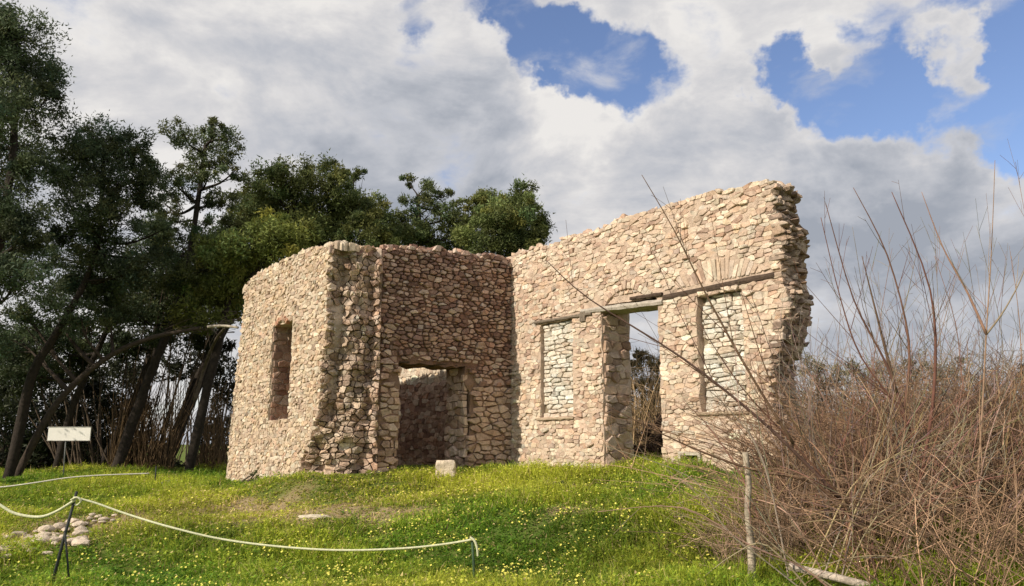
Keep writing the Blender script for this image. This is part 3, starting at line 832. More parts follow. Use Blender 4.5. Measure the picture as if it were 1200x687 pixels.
G = 'trees behind the ruin on the left'
DK = (.070, .094, .046); MD = (.13, .155, .05); BR = (.17, .20, .05)
tree('pine_tree', 'tallest dark pine cut off by the left side of the photo', 'tree', G, 16.5, [(-45, 590), (-30, 450), (-5, 300), (15, 170), (22, 60)],
     [(22, 45, 36), (5, 25, 26), (50, 85, 26), (10, 90, 38), (35, 125, 38), (-15, 130, 44), (5, 175, 44), (40, 195, 26), (55, 110, 14), (-25, 60, 44), (12, 240, 36), (-20, 220, 46), (0, 290, 42), (30, 275, 22), (18, 330, 34), (-20, 320, 42), (-40, 380, 50)], 18, 5, DK, per=46, leaf=.065)
tree('pine_tree', 'broad dark pine with a rounded crown left of the lighter feathery tree', 'tree', G, 18.5, [(8, 556), (40, 440), (85, 360), (115, 280), (122, 170)],
     [(122, 162, 30), (88, 178, 26), (155, 172, 22), (110, 195, 34), (165, 205, 24), (140, 215, 36), (80, 215, 26), (105, 240, 36), (175, 232, 18), (140, 258, 28), (112, 285, 32), (92, 325, 26), (190, 270, 16), (135, 325, 28), (165, 318, 26), (190, 300, 16), (72, 275, 16)], 12, 4, DK, per=46, leaf=.065)
tree('feathery_tree', 'lighter green upright tree with bare inner limbs showing', 'tree', G, 20, [(133, 556), (160, 480), (190, 405), (215, 340), (230, 240), (240, 170)],
     [(214, 155, 20), (240, 165, 24), (268, 168, 20), (252, 150, 14), (230, 190, 22), (276, 200, 14), (205, 215, 20), (195, 240, 20), (262, 235, 18), (245, 205, 14), (235, 265, 18), (215, 290, 22), (255, 290, 24), (190, 290, 22), (225, 330, 26), (240, 232, 20), (200, 262, 18), (275, 262, 16), (245, 315, 24), (200, 325, 24), (222, 210, 16), (260, 190, 16)], 13, 4, (.095, .115, .045), per=38, leaf=.065, sub=20)
tree('pine_tree', 'round-topped mid green pine directly behind the slit-window wall', 'tree', G, 22.5, [(187, 556), (215, 490), (246, 418), (290, 340), (350, 260)],
     [(318, 215, 24), (345, 208, 24), (375, 200, 22), (398, 215, 20), (302, 238, 24), (335, 240, 32), (370, 232, 32), (405, 240, 26), (290, 262, 24), (425, 248, 18), (385, 262, 34), (350, 275, 34), (425, 275, 28), (445, 262, 18), (450, 285, 22)], 15, 8, MD, per=52, leaf=.075)
tree('broadleaf_tree', 'bright green dense low tree touching the slit-window wall', 'tree', G, 19.5, [(219, 556), (238, 480), (256, 410), (270, 340)],
     [(300, 285, 30), (275, 300, 28), (330, 285, 26), (295, 320, 30), (262, 335, 28), (250, 300, 22), (235, 365, 28), (270, 360, 24), (360, 272, 18), (320, 262, 20), (225, 330, 20)], 11, 8, BR, per=52, leaf=.08)
tree('sparse_tree', 'thin-crowned tree with sky showing through behind the middle of the cross wall', 'tree', G, 23.5, [(500, 560), (500, 450), (495, 330), (490, 230)],
     [(477, 212, 11), (497, 222, 14), (482, 240, 14), (520, 232, 14), (540, 236, 10), (470, 262, 16), (500, 255, 18), (525, 262, 20), (545, 268, 18), (490, 285, 22), (520, 290, 20), (460, 285, 18), (452, 262, 14), (505, 238, 16), (530, 250, 18), (485, 268, 18), (540, 285, 18), (510, 275, 18)], 9, 3, (.11, .135, .05), per=36, leaf=.075, sub=20)
tree('pine_tree', 'compact rounded pine rising where the cross wall meets the doorway wall', 'tree', G, 22, [(600, 560), (598, 450), (596, 340), (600, 250)],
     [(560, 240, 16), (578, 238, 18), (592, 246, 22), (612, 226, 16), (625, 238, 15), (630, 258, 16), (568, 262, 22), (600, 268, 26), (548, 262, 12), (625, 280, 18), (580, 288, 24), (612, 292, 20), (636, 272, 8), (575, 252, 20), (605, 248, 20), (618, 265, 18), (552, 278, 18), (595, 280, 22), (565, 235, 12)], 9, 4, MD, per=56, leaf=.075)
tree('leaning_tree', 'thin trunk arching far right over the undergrowth, ending beside the slit-window wall', 'tree', G, 18.8, [(15, 556), (60, 482), (110, 430), (170, 398), (235, 384)],
     [(60, 350, 26), (30, 365, 20), (95, 372, 24), (25, 400, 30), (130, 365, 22)], 9, 4, DK, per=40, leaf=.065, bark=(.06, .046, .036))
tree('leaning_tree', 'dark slanting trunk between the white sign and the reeds', 'tree', G, 21.5, [(112, 553), (148, 490), (176, 425), (200, 362)],
     [(160, 370, 26), (200, 345, 26), (180, 395, 18), (220, 385, 20), (130, 400, 18)], 10, 7, DK, per=44, leaf=.065, bark=(.036, .029, .025))
tree('leaning_tree', 'slender leaning trunk behind the white sign', 'tree', G, 20.5, [(62, 556), (85, 480), (118, 400), (140, 345)],
     [(60, 400, 26), (90, 410, 20), (30, 430, 26), (5, 420, 26), (120, 345, 20)], 9, 5, DK, per=44, leaf=.065, bark=(.036, .029, .024))
# dead bough and broken pale branch beside the slit-window wall
q = at(228, 470, 20); dbt = thing('dead_branch', 'broken dead bough with a pale snapped end, caught in the trees beside the slit-window wall', 'branch', (q.x, q.y, q.z))
t_ = TB(); t_.tube(smooth_path([q, at(240, 430, 20), at(252, 400, 19), at(264, 384, 18)]), .05, .03, 5, (.12, .095, .07)); t_.build('bough', M_bark, dbt)
t_ = TB(); t_.tube(smooth_path([at(243, 383, 18), at(262, 382, 18), at(279, 384, 17.8)]), .035, .028, 6, (.45, .4, .33)); t_.build('snapped_end', M_bark, dbt)
t_ = TB()
for i in range(14):
    s0 = at(rng.uniform(228, 268), rng.uniform(372, 400), 19)
    t_.tube(smooth_path([s0, s0 + Vector((rng.uniform(-.5, .5), 0, rng.uniform(-.1, .3))), s0 + Vector((rng.uniform(-1, .8), 0, rng.uniform(-.5, .2)))]), .015, .006, 3, (.16, .125, .10), cap=False)
t_.build('twig', M_bark, dbt)['kind'] = 'stuff'

# dark shrubs under the trees (leafy masses)
def shrub(label, depth, blobs, col, per=50, leaf=.095, name='shrub', sub=26, stems=8, group=None, twig=(.1, .075, .055)):
    k = depth / F; us = [b[0] for b in blobs]; um = sum(us) / len(us)
    c0 = at(um, 540, depth); g0 = gz1(c0.x, c0.y)
    root = thing(name, label, 'shrub', (c0.x, c0.y, g0), group)
    cs, rs, cl = [], [], []; st = TB()
    for (u, v, r) in blobs:
        c = at(u, v, depth + rng.uniform(-.5, .5)); rr = r * k
        for i in range(max(4, int(sub * (r / 30) ** 1.2))):
            d = rv(); d.normalize(); q = c + Vector((d.x, d.y, d.z * .9)) * rr * rng.uniform(.3, 1)
            cs.append(tuple(q)); rs.append(rr * rng.uniform(.2, .45)); t = rng.uniform(.55, 1.4); cl.append(tuple(x * t for x in col))
        for i in range(3):
            b = Vector((c0.x + (c.x - c0.x) * .5 + rng.gauss(0, .2), c.y, 0)); b.z = gz1(b.x, b.y) - .05
            e_ = c + rv(rr * .5); st.tube(smooth_path([b, b.lerp(e_, .5) + rv(.1), e_], 3), .03, .008, 4, twig, cap=False)
    st.build('stem', M_bark, root)
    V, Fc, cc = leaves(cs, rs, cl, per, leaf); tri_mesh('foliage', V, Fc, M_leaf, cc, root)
    return root
tree('pine_tree', 'dark pine crown filling the gap between the rounded dark pine and the feathery tree', 'tree', G, 23, [(140, 556), (165, 450), (185, 380), (190, 300)],
     [(170, 290, 28), (205, 300, 26), (150, 320, 28), (190, 335, 30), (230, 330, 24), (120, 345, 26), (165, 360, 28), (215, 365, 26), (185, 262, 16), (255, 340, 24), (250, 310, 22), (80, 330, 24), (100, 300, 20), (60, 300, 20)], 9, 6, DK, per=46)
tree('pine_tree', 'mid green pine crown low behind the join of the slit-window wall and the cross wall', 'tree', G, 24.5, [(400, 556), (400, 450), (405, 380), (410, 320)],
     [(300, 225, 20), (285, 240, 20), (400, 275, 30), (430, 265, 26), (455, 275, 22), (470, 290, 22), (360, 262, 30), (330, 265, 30), (440, 240, 16), (500, 285, 22), (535, 285, 20), (415, 205, 14), (410, 250, 28), (300, 262, 24), (270, 280, 24)], 9, 6, MD, per=46)
GS = 'dark shrubs under the trees'
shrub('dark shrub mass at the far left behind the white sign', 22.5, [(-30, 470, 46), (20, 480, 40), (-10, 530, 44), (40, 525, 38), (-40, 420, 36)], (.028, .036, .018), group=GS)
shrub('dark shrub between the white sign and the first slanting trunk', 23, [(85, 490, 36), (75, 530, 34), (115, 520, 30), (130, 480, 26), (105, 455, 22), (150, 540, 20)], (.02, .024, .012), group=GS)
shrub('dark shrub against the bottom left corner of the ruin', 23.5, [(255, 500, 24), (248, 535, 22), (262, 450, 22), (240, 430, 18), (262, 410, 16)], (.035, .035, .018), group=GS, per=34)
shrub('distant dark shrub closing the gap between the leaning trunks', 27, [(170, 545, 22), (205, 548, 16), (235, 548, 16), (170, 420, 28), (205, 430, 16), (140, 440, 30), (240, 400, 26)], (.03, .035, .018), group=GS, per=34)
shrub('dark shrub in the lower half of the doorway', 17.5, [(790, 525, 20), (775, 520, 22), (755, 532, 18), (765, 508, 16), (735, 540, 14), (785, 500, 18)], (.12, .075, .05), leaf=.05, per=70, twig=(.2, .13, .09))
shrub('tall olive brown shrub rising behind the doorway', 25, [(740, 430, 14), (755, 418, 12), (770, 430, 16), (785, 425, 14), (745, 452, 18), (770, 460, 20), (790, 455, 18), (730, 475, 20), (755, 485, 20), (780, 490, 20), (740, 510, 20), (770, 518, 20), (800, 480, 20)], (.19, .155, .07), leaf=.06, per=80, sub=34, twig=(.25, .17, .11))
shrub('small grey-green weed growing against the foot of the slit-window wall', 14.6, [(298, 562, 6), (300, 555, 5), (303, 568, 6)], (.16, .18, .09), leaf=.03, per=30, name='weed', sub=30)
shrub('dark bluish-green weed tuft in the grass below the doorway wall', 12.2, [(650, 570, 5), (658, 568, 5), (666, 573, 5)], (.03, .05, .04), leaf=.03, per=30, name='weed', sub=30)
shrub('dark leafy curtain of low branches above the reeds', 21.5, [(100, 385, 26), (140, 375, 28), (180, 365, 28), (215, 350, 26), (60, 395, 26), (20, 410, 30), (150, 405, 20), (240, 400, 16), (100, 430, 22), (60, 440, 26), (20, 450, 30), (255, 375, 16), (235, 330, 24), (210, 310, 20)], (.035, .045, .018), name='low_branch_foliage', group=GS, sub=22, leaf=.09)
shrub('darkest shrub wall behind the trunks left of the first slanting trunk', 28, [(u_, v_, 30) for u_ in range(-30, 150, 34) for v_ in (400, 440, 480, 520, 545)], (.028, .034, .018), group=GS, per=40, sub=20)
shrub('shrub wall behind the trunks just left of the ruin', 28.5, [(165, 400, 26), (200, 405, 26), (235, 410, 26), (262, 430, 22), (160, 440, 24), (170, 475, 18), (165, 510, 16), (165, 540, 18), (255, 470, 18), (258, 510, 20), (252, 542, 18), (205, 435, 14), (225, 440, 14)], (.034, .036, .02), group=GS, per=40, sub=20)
# brown reeds
for (label, u0, u1, v0, v1, d, n) in (('clump of dry brown reeds between the leaning trunks', 128, 200, 430, 552, 21, 260), ('smaller clump of dry reeds just left of the ruin', 228, 268, 440, 552, 21.5, 120), ('low dry reeds behind the white sign post', 40, 120, 470, 552, 23.6, 120)):
    c0 = at((u0 + u1) / 2, 550, d); root = thing('dry_reeds', label, 'reeds', (c0.x, c0.y, gz1(c0.x, c0.y)), 'dry reeds among the trunks'); tb = TB(); lf = TB()
    for i in range(n):
        u = rng.uniform(u0, u1); b = at(u, 550, d + rng.uniform(-.5, .8)); b.z = gz1(b.x, b.y) - .05
        h = (550 - rng.uniform(v0, (v0 + v1) / 2 + 10)) * d / F; ln = Vector((rng.gauss(.1, .18) * h, rng.gauss(0, .12) * h, h))
        t = rng.uniform(.6, 1.4); c = (.15 * t, .10 * t, .055 * t)
        (tb if i % 3 else lf).tube([b, b + ln * .55, b + ln + Vector((ln.x * .4, 0, 0))], .012, .004, 3, c, cap=False)
    tb.build('stalk', M_twig, root).__setitem__('kind', 'stuff'); lf.build('leaf_blade', M_twig, root).__setitem__('kind', 'stuff')

# ------------------------------------------------------------ bare shrubs at the right
def twigs(tb, path, r, lvl, col, dens=1.0, ang=.55, lenf=.45):
    L = sum((path[i + 1] - path[i]).length for i in range(len(path) - 1))
    n = max(1, int(L * 3.2 * dens))
    for i in range(n):
        t = rng.uniform(.15, .97); f = t * (len(path) - 1); k = int(f); p = path[k].lerp(path[min(k + 1, len(path) - 1)], f - k)
        d = (path[min(k + 1, len(path) - 1)] - path[k]).normalized()
        side = rv(); side -= d * side.dot(d); side.normalize()
        dd = (d + side * rng.uniform(.3, ang * 1.6)).normalized(); l = L * lenf * (1.15 - t) * rng.uniform(.4, 1.3) + .06
        bend = rv(.12 * l) + Vector((0, 0, .08 * l))
        q = [p, p + dd * l * .5 + bend * .4, p + dd * l + bend]
        rr = r * (1 - t * .6) * .55
        c = tuple(x * rng.uniform(.8, 1.25) for x in col)
        tb.tube(q, max(.0022, rr), .0016, 3, c, cap=False)
        if lvl > 0: twigs(tb, q, rr, lvl - 1, col, dens, ang, lenf)
TC = (.27, .17, .11); TD = (.14, .08, .055); TP = (.36, .28, .20)
GB = 'bare shrubs in front of the doorway wall'
def bare_shrub(label, depth, stems, col, r=.014, lvl=2, dens=1.0, name='bare_shrub', group=GB, cat='shrub'):
    st = []
    for s in stems:
        P = [at(u, v, depth + dz) for (u, v, dz) in [(q + (0,))[:3] for q in s]]
        g = gz1(P[0].x, P[0].y)
        if proj(P[0])[1] > 640: P[0] = Vector((P[0].x, P[0].y, g - .05))
        st.append(smooth_path(P, 4))
    b = min((s[0] for s in st), key=lambda p: p.z); root = thing(name, label, cat, (b.x, b.y, gz1(b.x, b.y)), group)
    tw = TB()
    for s in st:
        m = TB(); m.tube(s, r * rng.uniform(.8, 1.2), r * .2, 6, tuple(x * rng.uniform(.8, 1.1) for x in col), rough=.3); m.build('stem', M_twig, root)
        twigs(tw, s, r * .7, lvl, col, dens)
    o = tw.build('twig', M_twig, root); o['kind'] = 'stuff'
    return root
bare_shrub('tall slim sapling forking into three shoots at the right', 7.4, [[(1138, 700), (1143, 600), (1150, 500), (1156, 390), (1162, 290), (1166, 188)], [(1156, 392), (1135, 345), (1105, 290), (1080, 225)], [(1156, 392), (1178, 362), (1200, 318), (1215, 260)]], (.29, .22, .155), .012, 0, .5, name='sapling', cat='sapling')
bare_shrub('dark-stemmed shrub whose long shoots fan up left of the sapling', 7.8, [[(1088, 700), (1084, 600), (1065, 500), (1010, 420), (985, 350), (962, 255)], [(1066, 505), (1040, 430), (1000, 350), (968, 240)], [(1050, 460), (1030, 380), (1010, 300)], [(1060, 480), (1065, 400), (1040, 300), (1000, 220)], [(1080, 560), (1095, 450), (1090, 340), (1045, 225)]], TD, .017, 1, .55)
bare_shrub('shrub with dark arching boughs reaching left across the doorway wall', 7.6, [[(1030, 700), (1018, 640), (985, 585), (930, 520), (870, 455), (820, 380)], [(1020, 640), (960, 570), (880, 550), (800, 520), (700, 470)], [(1000, 610), (945, 520), (900, 440), (868, 340)], [(985, 585), (900, 500), (800, 420), (690, 350), (640, 305)], [(930, 520), (880, 440), (830, 350), (790, 270), (752, 205)]], TD, .016, 1, .55)
bare_shrub('spreading shrub with pale low boughs sweeping over the grass', 7.3, [[(990, 705), (940, 665), (880, 640), (800, 595), (700, 600)], [(1000, 700), (920, 650), (860, 600), (790, 560)], [(960, 700), (900, 660), (850, 620), (810, 560), (700, 520)], [(1100, 690), (1060, 655), (990, 655), (930, 680)], [(960, 690), (900, 640), (860, 650), (820, 680)]], TP, .010, 1, .7)
bare_shrub('tangled brown shrub behind the bark-stripped stake', 8.6, [[(930, 640), (910, 560), (880, 500), (850, 450)], [(960, 650), (950, 560), (930, 480), (900, 430)], [(990, 660), (1000, 560), (990, 480), (960, 420)], [(900, 640), (870, 560), (830, 500), (800, 470)], [(1010, 650), (1030, 560), (1035, 490), (1020, 430)], [(940, 640), (960, 570), (1000, 500), (1060, 450)], [(920, 640), (890, 600), (840, 560), (780, 540)]], TC, .011, 2, .8)
bare_shrub('tangled brown shrub under the sapling at the right', 8.2, [[(1100, 690), (1110, 580), (1120, 500), (1130, 440)], [(1130, 690), (1170, 600), (1180, 520), (1190, 450)], [(1160, 690), (1140, 600), (1100, 520), (1060, 470)], [(1200, 690), (1180, 600), (1210, 520), (1230, 430)], [(1060, 690), (1080, 600), (1070, 520), (1100, 440)], [(1180, 690), (1210, 600), (1250, 560), (1290, 500)]], TC, .011, 2, .8)
bare_shrub('shrub with thin shoots rising into the sky at the far right', 9.0, [[(1230, 690), (1220, 580), (1200, 480), (1195, 380), (1185, 300)], [(1250, 690), (1240, 560), (1230, 420), (1190, 190)], [(1180, 660), (1160, 560), (1130, 460), (1120, 380), (1095, 300)], [(1120, 660), (1100, 560), (1085, 460), (1100, 400), (1130, 290)], [(1010, 650), (1000, 560), (1030, 450), (1060, 360), (1075, 290)]], TC, .010, 1, .8)

for i, (ub, lab) in enumerate(((960, 'loose bare shrub with thin grey shoots nearest the broken wall end'), (1035, 'loose bare shrub with thin grey shoots crossing the fan of dark stems'), (1110, 'loose bare shrub with thin grey shoots just left of the forked sapling'), (1190, 'loose bare shrub with thin grey shoots right of the forked sapling'))):
    S_ = []
    for k in range(8):
        u0 = ub + rng.uniform(-35, 35); tu = u0 + rng.uniform(-110, 70); tv = rng.uniform(250, 400) if i else rng.uniform(330, 420)
        S_.append([(u0, 640), ((u0 * .7 + tu * .3) + rng.uniform(-15, 15), 540), ((u0 * .4 + tu * .6) + rng.uniform(-12, 12), (540 + tv) / 2, rng.uniform(-.4, .4)), (tu, tv, rng.uniform(-.6, .6))])
    bare_shrub(lab, 8.3 + .3 * i, S_, (.23, .185, .15), .008, 1, .8)
# brush thickets: nobody could count the stems
def thicket(label, n, area, hpx, col, rad, curve=.35, depth_scale=1.0, name='brush_thicket', leanm=-.05):
    tb = TB()
    for i in range(n):
        u, d = area(); b = at(u, 600, d); b.z = gz1(b.x, b.y) - .04
        v = hpx(u, d); top = at(u, v, d).z; h = max(.25, top - b.z) * rng.uniform(.45, 1.04)
        l = Vector((rng.gauss(leanm, curve) * h, rng.gauss(0, curve * .6) * h, h)); mid = b + l * .5 + rv(.10 * h)
        t = rng.uniform(.35, 1.5) if rng.random() < .85 else 1.9; c = tuple(x * t for x in col)
        pts = [b, mid, b + l + Vector((l.x * .5, 0, -.15 * abs(l.x)))]
        pts = smooth_path(pts, 2)
        r0 = rad * rng.uniform(.5, 1.5)
        tb.tube(pts, r0, r0 * .35, 3, c, cap=False)
        for k in range(3):
            p = pts[rng.randrange(1, len(pts))]; e_ = p + Vector((rng.gauss(0, .25), rng.gauss(0, .15), rng.gauss(.12, .18))) * min(1.2, h)
            tb.tube([p, p.lerp(e_, .5) + rv(.02), e_], r0 * .5, r0 * .25, 3, c, cap=False)
    o = tb.build(name, M_twig); tag(o, label, 'brush', kind='stuff'); return o
hp = [(780, 560), (840, 540), (870, 520), (900, 500), (930, 470), (960, 448), (1020, 440), (1080, 432), (1130, 425), (1200, 420), (1300, 415)]
thicket('dense tangle of dry brown stems filling the lower right', 2200, lambda: (lambda t: (900 + 420 * t ** .8, rng.uniform(8.5, 10.4)))(rng.random()), lambda u, d: interp(hp, u) + (24 if d < 9.3 else 6), (.26, .165, .105), .0065, .5)
thicket('thin reddish stems fanning low in front of the brown tangle', 400, lambda: (lambda t: (945 + 355 * t, 8.4 - 1.9 * rng.random() * min(1, t * 3)))(rng.random()), lambda u, d: interp(hp, u) + 95, (.31, .20, .13), .006, .8)
for i in range(7):
    u0 = 960 + i * 45 + rng.uniform(-15, 15); S_ = []
    for k in range(7):
        a_ = rng.uniform(-1.25, 1.0); L_ = rng.uniform(110, 240); b_ = u0 + rng.uniform(-30, 30)
        S_.append([(b_, 690), (b_ + math.sin(a_) * L_ * .4, 660 - math.cos(a_) * L_ * .45 - 20, rng.uniform(-.3, .3)), (b_ + math.sin(a_ * 1.15) * L_ * .8, 650 - math.cos(a_) * L_ * .8, rng.uniform(-.5, .5)), (b_ + math.sin(a_ * 1.3) * L_ * 1.1, 655 - math.cos(a_ * 1.1) * L_, rng.uniform(-.6, .6))])
    bare_shrub(['pale many-stemmed bare shrub', 'brown many-stemmed bare shrub'][i % 2] + ['', ' just right of the fallen pole', ' below the fan of tall dark shoots', ' left of the forked sapling', ' around the foot of the forked sapling', ' right of the forked sapling', ' cut off by the right side of the photo'][i] + (' nearest the bark-stripped stake' if i == 0 else ''), rng.uniform(7.5, 8.1), S_, [TP, TC][i % 2], .009, 1, 1.1)
thicket('brown brush showing through the doorway', 420, lambda: (rng.uniform(725, 800), rng.uniform(23, 26)), lambda u, d: 410 + 8 * math.sin(u / 5), (.30, .21, .12), .011, .25)
thicket('greyish far brush beyond the broken end of the doorway wall', 1800, lambda: (rng.uniform(925, 1400), rng.uniform(15, 20)), lambda u, d: 415 + 10 * math.sin(u / 31) + 6 * math.sin(u / 11), (.26, .20, .145), .010, .3)
thicket('short dry stems creeping out of the tangle onto the grass', 300, lambda: (rng.uniform(830, 960), rng.uniform(8.0, 9.4)), lambda u, d: interp(hp, u) + 60, (.30, .21, .14), .005, .5)
GSR = 'low green shrubs inside the brown brush'
shrub('grey-green shrub half hidden in the brush at the right edge', 10.8, [(1170, 480, 28), (1200, 500, 36), (1160, 540, 30), (1210, 440, 22), (1190, 570, 34)], (.06, .062, .03), leaf=.04, per=36, group=GSR)
shrub('hazy olive shrub just beyond the broken wall end', 16, [(950, 430, 18), (975, 442, 20), (1000, 435, 16), (1030, 440, 20), (1075, 430, 20), (1110, 435, 22)], (.20, .18, .11), leaf=.04, per=44, group=GSR)

# ------------------------------------------------------------ stakes, ropes, sign
M_rope = material('rope', (.62, .63, .42), rough=.8, nscale=40, namt=.2, bump=.3, bscale=90)
M_rope_w = material('white_rope', (.62, .60, .52), rough=.8, nscale=40, namt=.2, bump=.3, bscale=90)
M_post = material('painted_iron', (.035, .04, .04), rough=.6, nscale=20, namt=.4, bump=.2)
M_white = material('white_paint', (.78, .77, .73), rough=.6, nscale=6, namt=.06, bump=.05)
def polebuild(name, pts, r0, r1, mat, col, parent=None, sides=8):
    tb = TB(); tb.tube(pts, r0, r1, sides, col, rough=.1); return tb.build(name, mat, parent)
def roped(name, label, path_px, depths, r, mat, group=None):
    P = [at(u, v, d) for (u, v), d in zip(path_px, depths)]; P = smooth_path(P, 8)
    tb = TB(); tb.tube(P, r, r, 6, (.6, .6, .4)); 
    o = tb.build(name, mat); tag(o, label, 'rope', group); return o
dF = 8.6
p1 = thing('fence_post', 'dark metal stake with a propping strut, tied with rope at the lower left', 'fence post', gpix(80, 684), 'rope fence posts')
gA = at(56, 705, dF); gA.z = gz1(gA.x, gA.y) - .1
polebuild('stake', [gA, gA.lerp(at(88, 580, dF), .5), at(90, 576, dF)], .017, .014, M_post, (0, 0, 0), p1)
gB = at(82, 705, dF + .1); gB.z = gz1(gB.x, gB.y) - .1
polebuild('strut', [gB, gB.lerp(at(77, 628, dF), .6), at(76, 622, dF - .02)], .011, .010, M_post, (0, 0, 0), p1)
p2 = thing('fence_post', 'short green stake holding the rope end in the middle foreground', 'fence post', gpix(556, 684), 'rope fence posts')
gC = at(557, 705, 8.4); gC.z = gz1(gC.x, gC.y) - .1
polebuild('stake', [gC, at(555, 660, 8.4), at(553, 629, 8.4)], .015, .012, material('green_iron', (.05, .09, .05), rough=.6), (0, 0, 0), p2)
o = roped('rope', 'long pale rope sagging between the leaning stake and the short green stake', [(86, 583), (110, 589), (150, 603), (200, 618), (260, 632), (330, 641), (400, 645), (470, 643), (520, 638), (556, 632)], [dF - .03, 8.6, 8.6, 8.5, 8.5, 8.45, 8.4, 8.4, 8.4, 8.38], .011, M_rope, 'fence ropes')
k = roped('knot', None, [(551, 630), (556, 634), (559, 642), (560, 652)], [8.37, 8.36, 8.36, 8.37], .012, M_rope)
for q in ('category',): del k[q]
k.parent = o
k = roped('knot', None, [(83, 586), (90, 583), (95, 587), (90, 592), (84, 588)], [8.56, 8.55, 8.56, 8.6, 8.6], .010, M_rope)
del k['category']; k.parent = o
roped('rope', 'thick pale rope from the left edge up to the leaning stake', [(-60, 560), (-20, 580), (0, 592), (18, 602), (45, 606), (65, 600), (88, 586)], [8.7, 8.6, 8.6, 8.6, 8.6, 8.6, 8.58], .015, M_rope, 'fence ropes')
roped('rope', 'thin white rope running along the foot of the trees', [(-60, 574), (0, 571), (40, 566), (80, 560), (120, 557), (175, 555)], [14.5, 14.5, 14.6, 14.8, 15, 15.3], .012, M_rope_w, 'fence ropes')
pf = thing('fence_post', 'slim dark post at the far end of the thin white rope', 'fence post', gpix(181, 572), 'rope fence posts')
g_ = gpix(181, 572); polebuild('stake', [g_ - Z * .1, g_ + Z * .2, g_ + Z * .42], .014, .012, M_post, (0, 0, 0), pf)
# sign
g_ = gpix(74, 562); sg = thing('sign', 'small blank white sign board on a thin grey post under the trees', 'sign', g_)
ds = g_.y; 
polebuild('post', [g_ - Z * .15, at(76, 530, ds), at(78, 506, ds)], .014, .014, material('grey_iron', (.18, .19, .19), rough=.5), (0, 0, 0), sg)
cA, cB = at(57, 501, ds - .03), at(105, 516, ds - .03)
FS = Frame(Vector((cA.x, cA.y, 0)), Vector((1, 0, 0)), Vector((0, -1, 0)))
boxes('board', [(FS, 0, cB.x - cA.x, cB.z, cA.z, 0, -.025)], M_white, sg)
boxes('board_edge', [(FS, -.012, cB.x - cA.x + .012, cA.z, cA.z + .014, .006, -.03), (FS, -.012, cB.x - cA.x + .012, cB.z - .014, cB.z, .006, -.03)], material('sign_edge', (.45, .45, .42)), sg)
# bark-stripped stake in the shrubs and pole on the ground
tb = TB(); gd = at(880, 700, 7.7); gd.z = gz1(gd.x, gd.y) - .1
pts = smooth_path([gd, at(880, 640, 7.7), at(876, 600, 7.7), at(877, 562, 7.7), at(874, 530, 7.7)], 4)
tb.tube(pts, .033, .026, 9, (.42, .36, .28), rough=.5); st = tb.build('stake', material('stripped_bark', attr=True, nscale=9, namt=.6, bump=.8, bscale=30, spots=.9, spotcol=(.07, .055, .045), spotscale=12))
tag(st, 'pale wooden stake with peeling bark at the left side of the brown shrubs', 'stake')
tb = TB(); a_ = gpix(925, 668); a_ = at(925, 664, 7.6); b = at(1075, 700, 7.0)
tb.tube(smooth_path([a_, a_.lerp(b, .5), b], 4), .035, .035, 9, (.50, .43, .36), rough=.3)
o = tb.build('fallen_pole', M_bark); tag(o, 'pale fallen pole lying low in front of the brown tangle', 'pole')

# ------------------------------------------------------------ rocks
import bmesh
def rock(name, label, p, sx, sy, sz, col, cat='rock', group=None, rot=0, sub=3, boxy=0.0):
    bm = bmesh.new(); bmesh.ops.create_icosphere(bm, subdivisions=sub, radius=1)
    sd = rng.uniform(0, 50)
    for v in bm.verts:
        c = v.co.copy()
        if boxy: m = max(abs(c.x), abs(c.y), abs(c.z)); c = c.lerp(c / m * .85, boxy)
        k = 1 + (1 - .75 * boxy) * (.28 * nz(c, 1.3, sd) + .12 * nz(c, 3.5, sd))
        c *= k; x, y = c.x * sx, c.y * sy; v.co = Vector((x * math.cos(rot) - y * math.sin(rot), x * math.sin(rot) + y * math.cos(rot), c.z * sz))
    me = bpy.data.meshes.new(name); bm.to_mesh(me); bm.free(); me.materials.append(M_rock)
    ca = me.color_attributes.new('Col', 'FLOAT_COLOR', 'POINT'); ca.data.foreach_set('color', list(col + (1,)) * len(me.vertices))
    o = bpy.data.objects.new(name, me); COL.objects.link(o); o.location = p; tag(o, label, cat, group); return o
q = at(522, 556, FB.p((opB[0] + opB[1]) / 2, 0).y - .9); q.z = gz1(q.x, q.y) + .14
rock('stone_block', 'squared pale limestone block standing in front of the low opening', q, .19, .13, .20, (.66, .56, .44), 'stone block', boxy=.9)
q = gpix(198, 572); rock('rock', 'long grey rock lying in the grass left of the ruin', q + Z * .06, .24, .12, .10, (.22, .21, .19))
q = gpix(368, 609); rock('rock', 'flat pale rock on the bare patch in front of the slit-window wall', q + Z * .02, .22, .12, .045, (.62, .55, .42))
q = gpix(530, 556); rock('rock', 'small white rock in the grass left of the limestone block', gpix(440, 556) + Z * .03, .10, .07, .05, (.6, .53, .42))
for i in range(64):
    u = rng.uniform(2, 100) if i < 54 else rng.uniform(95, 135); v = (634 - .12 * (u - 50) + rng.gauss(0, 7)) if i < 54 else rng.uniform(606, 618)
    q = gpix(u, v); s = rng.uniform(.035, .095) if i < 52 else rng.uniform(.03, .05)
    t = rng.uniform(.8, 1.15)
    rock('rubble_rock', 'pale rubble rock among the loose heap left of the leaning stake', q + Z * (.02 + s * .25), s * rng.uniform(.9, 1.6), s, s * rng.uniform(.4, .7), (.58 * t, .49 * t, .39 * t), 'rock', 'loose pale rubble by the leaning stake', rng.uniform(0, 3), 2)

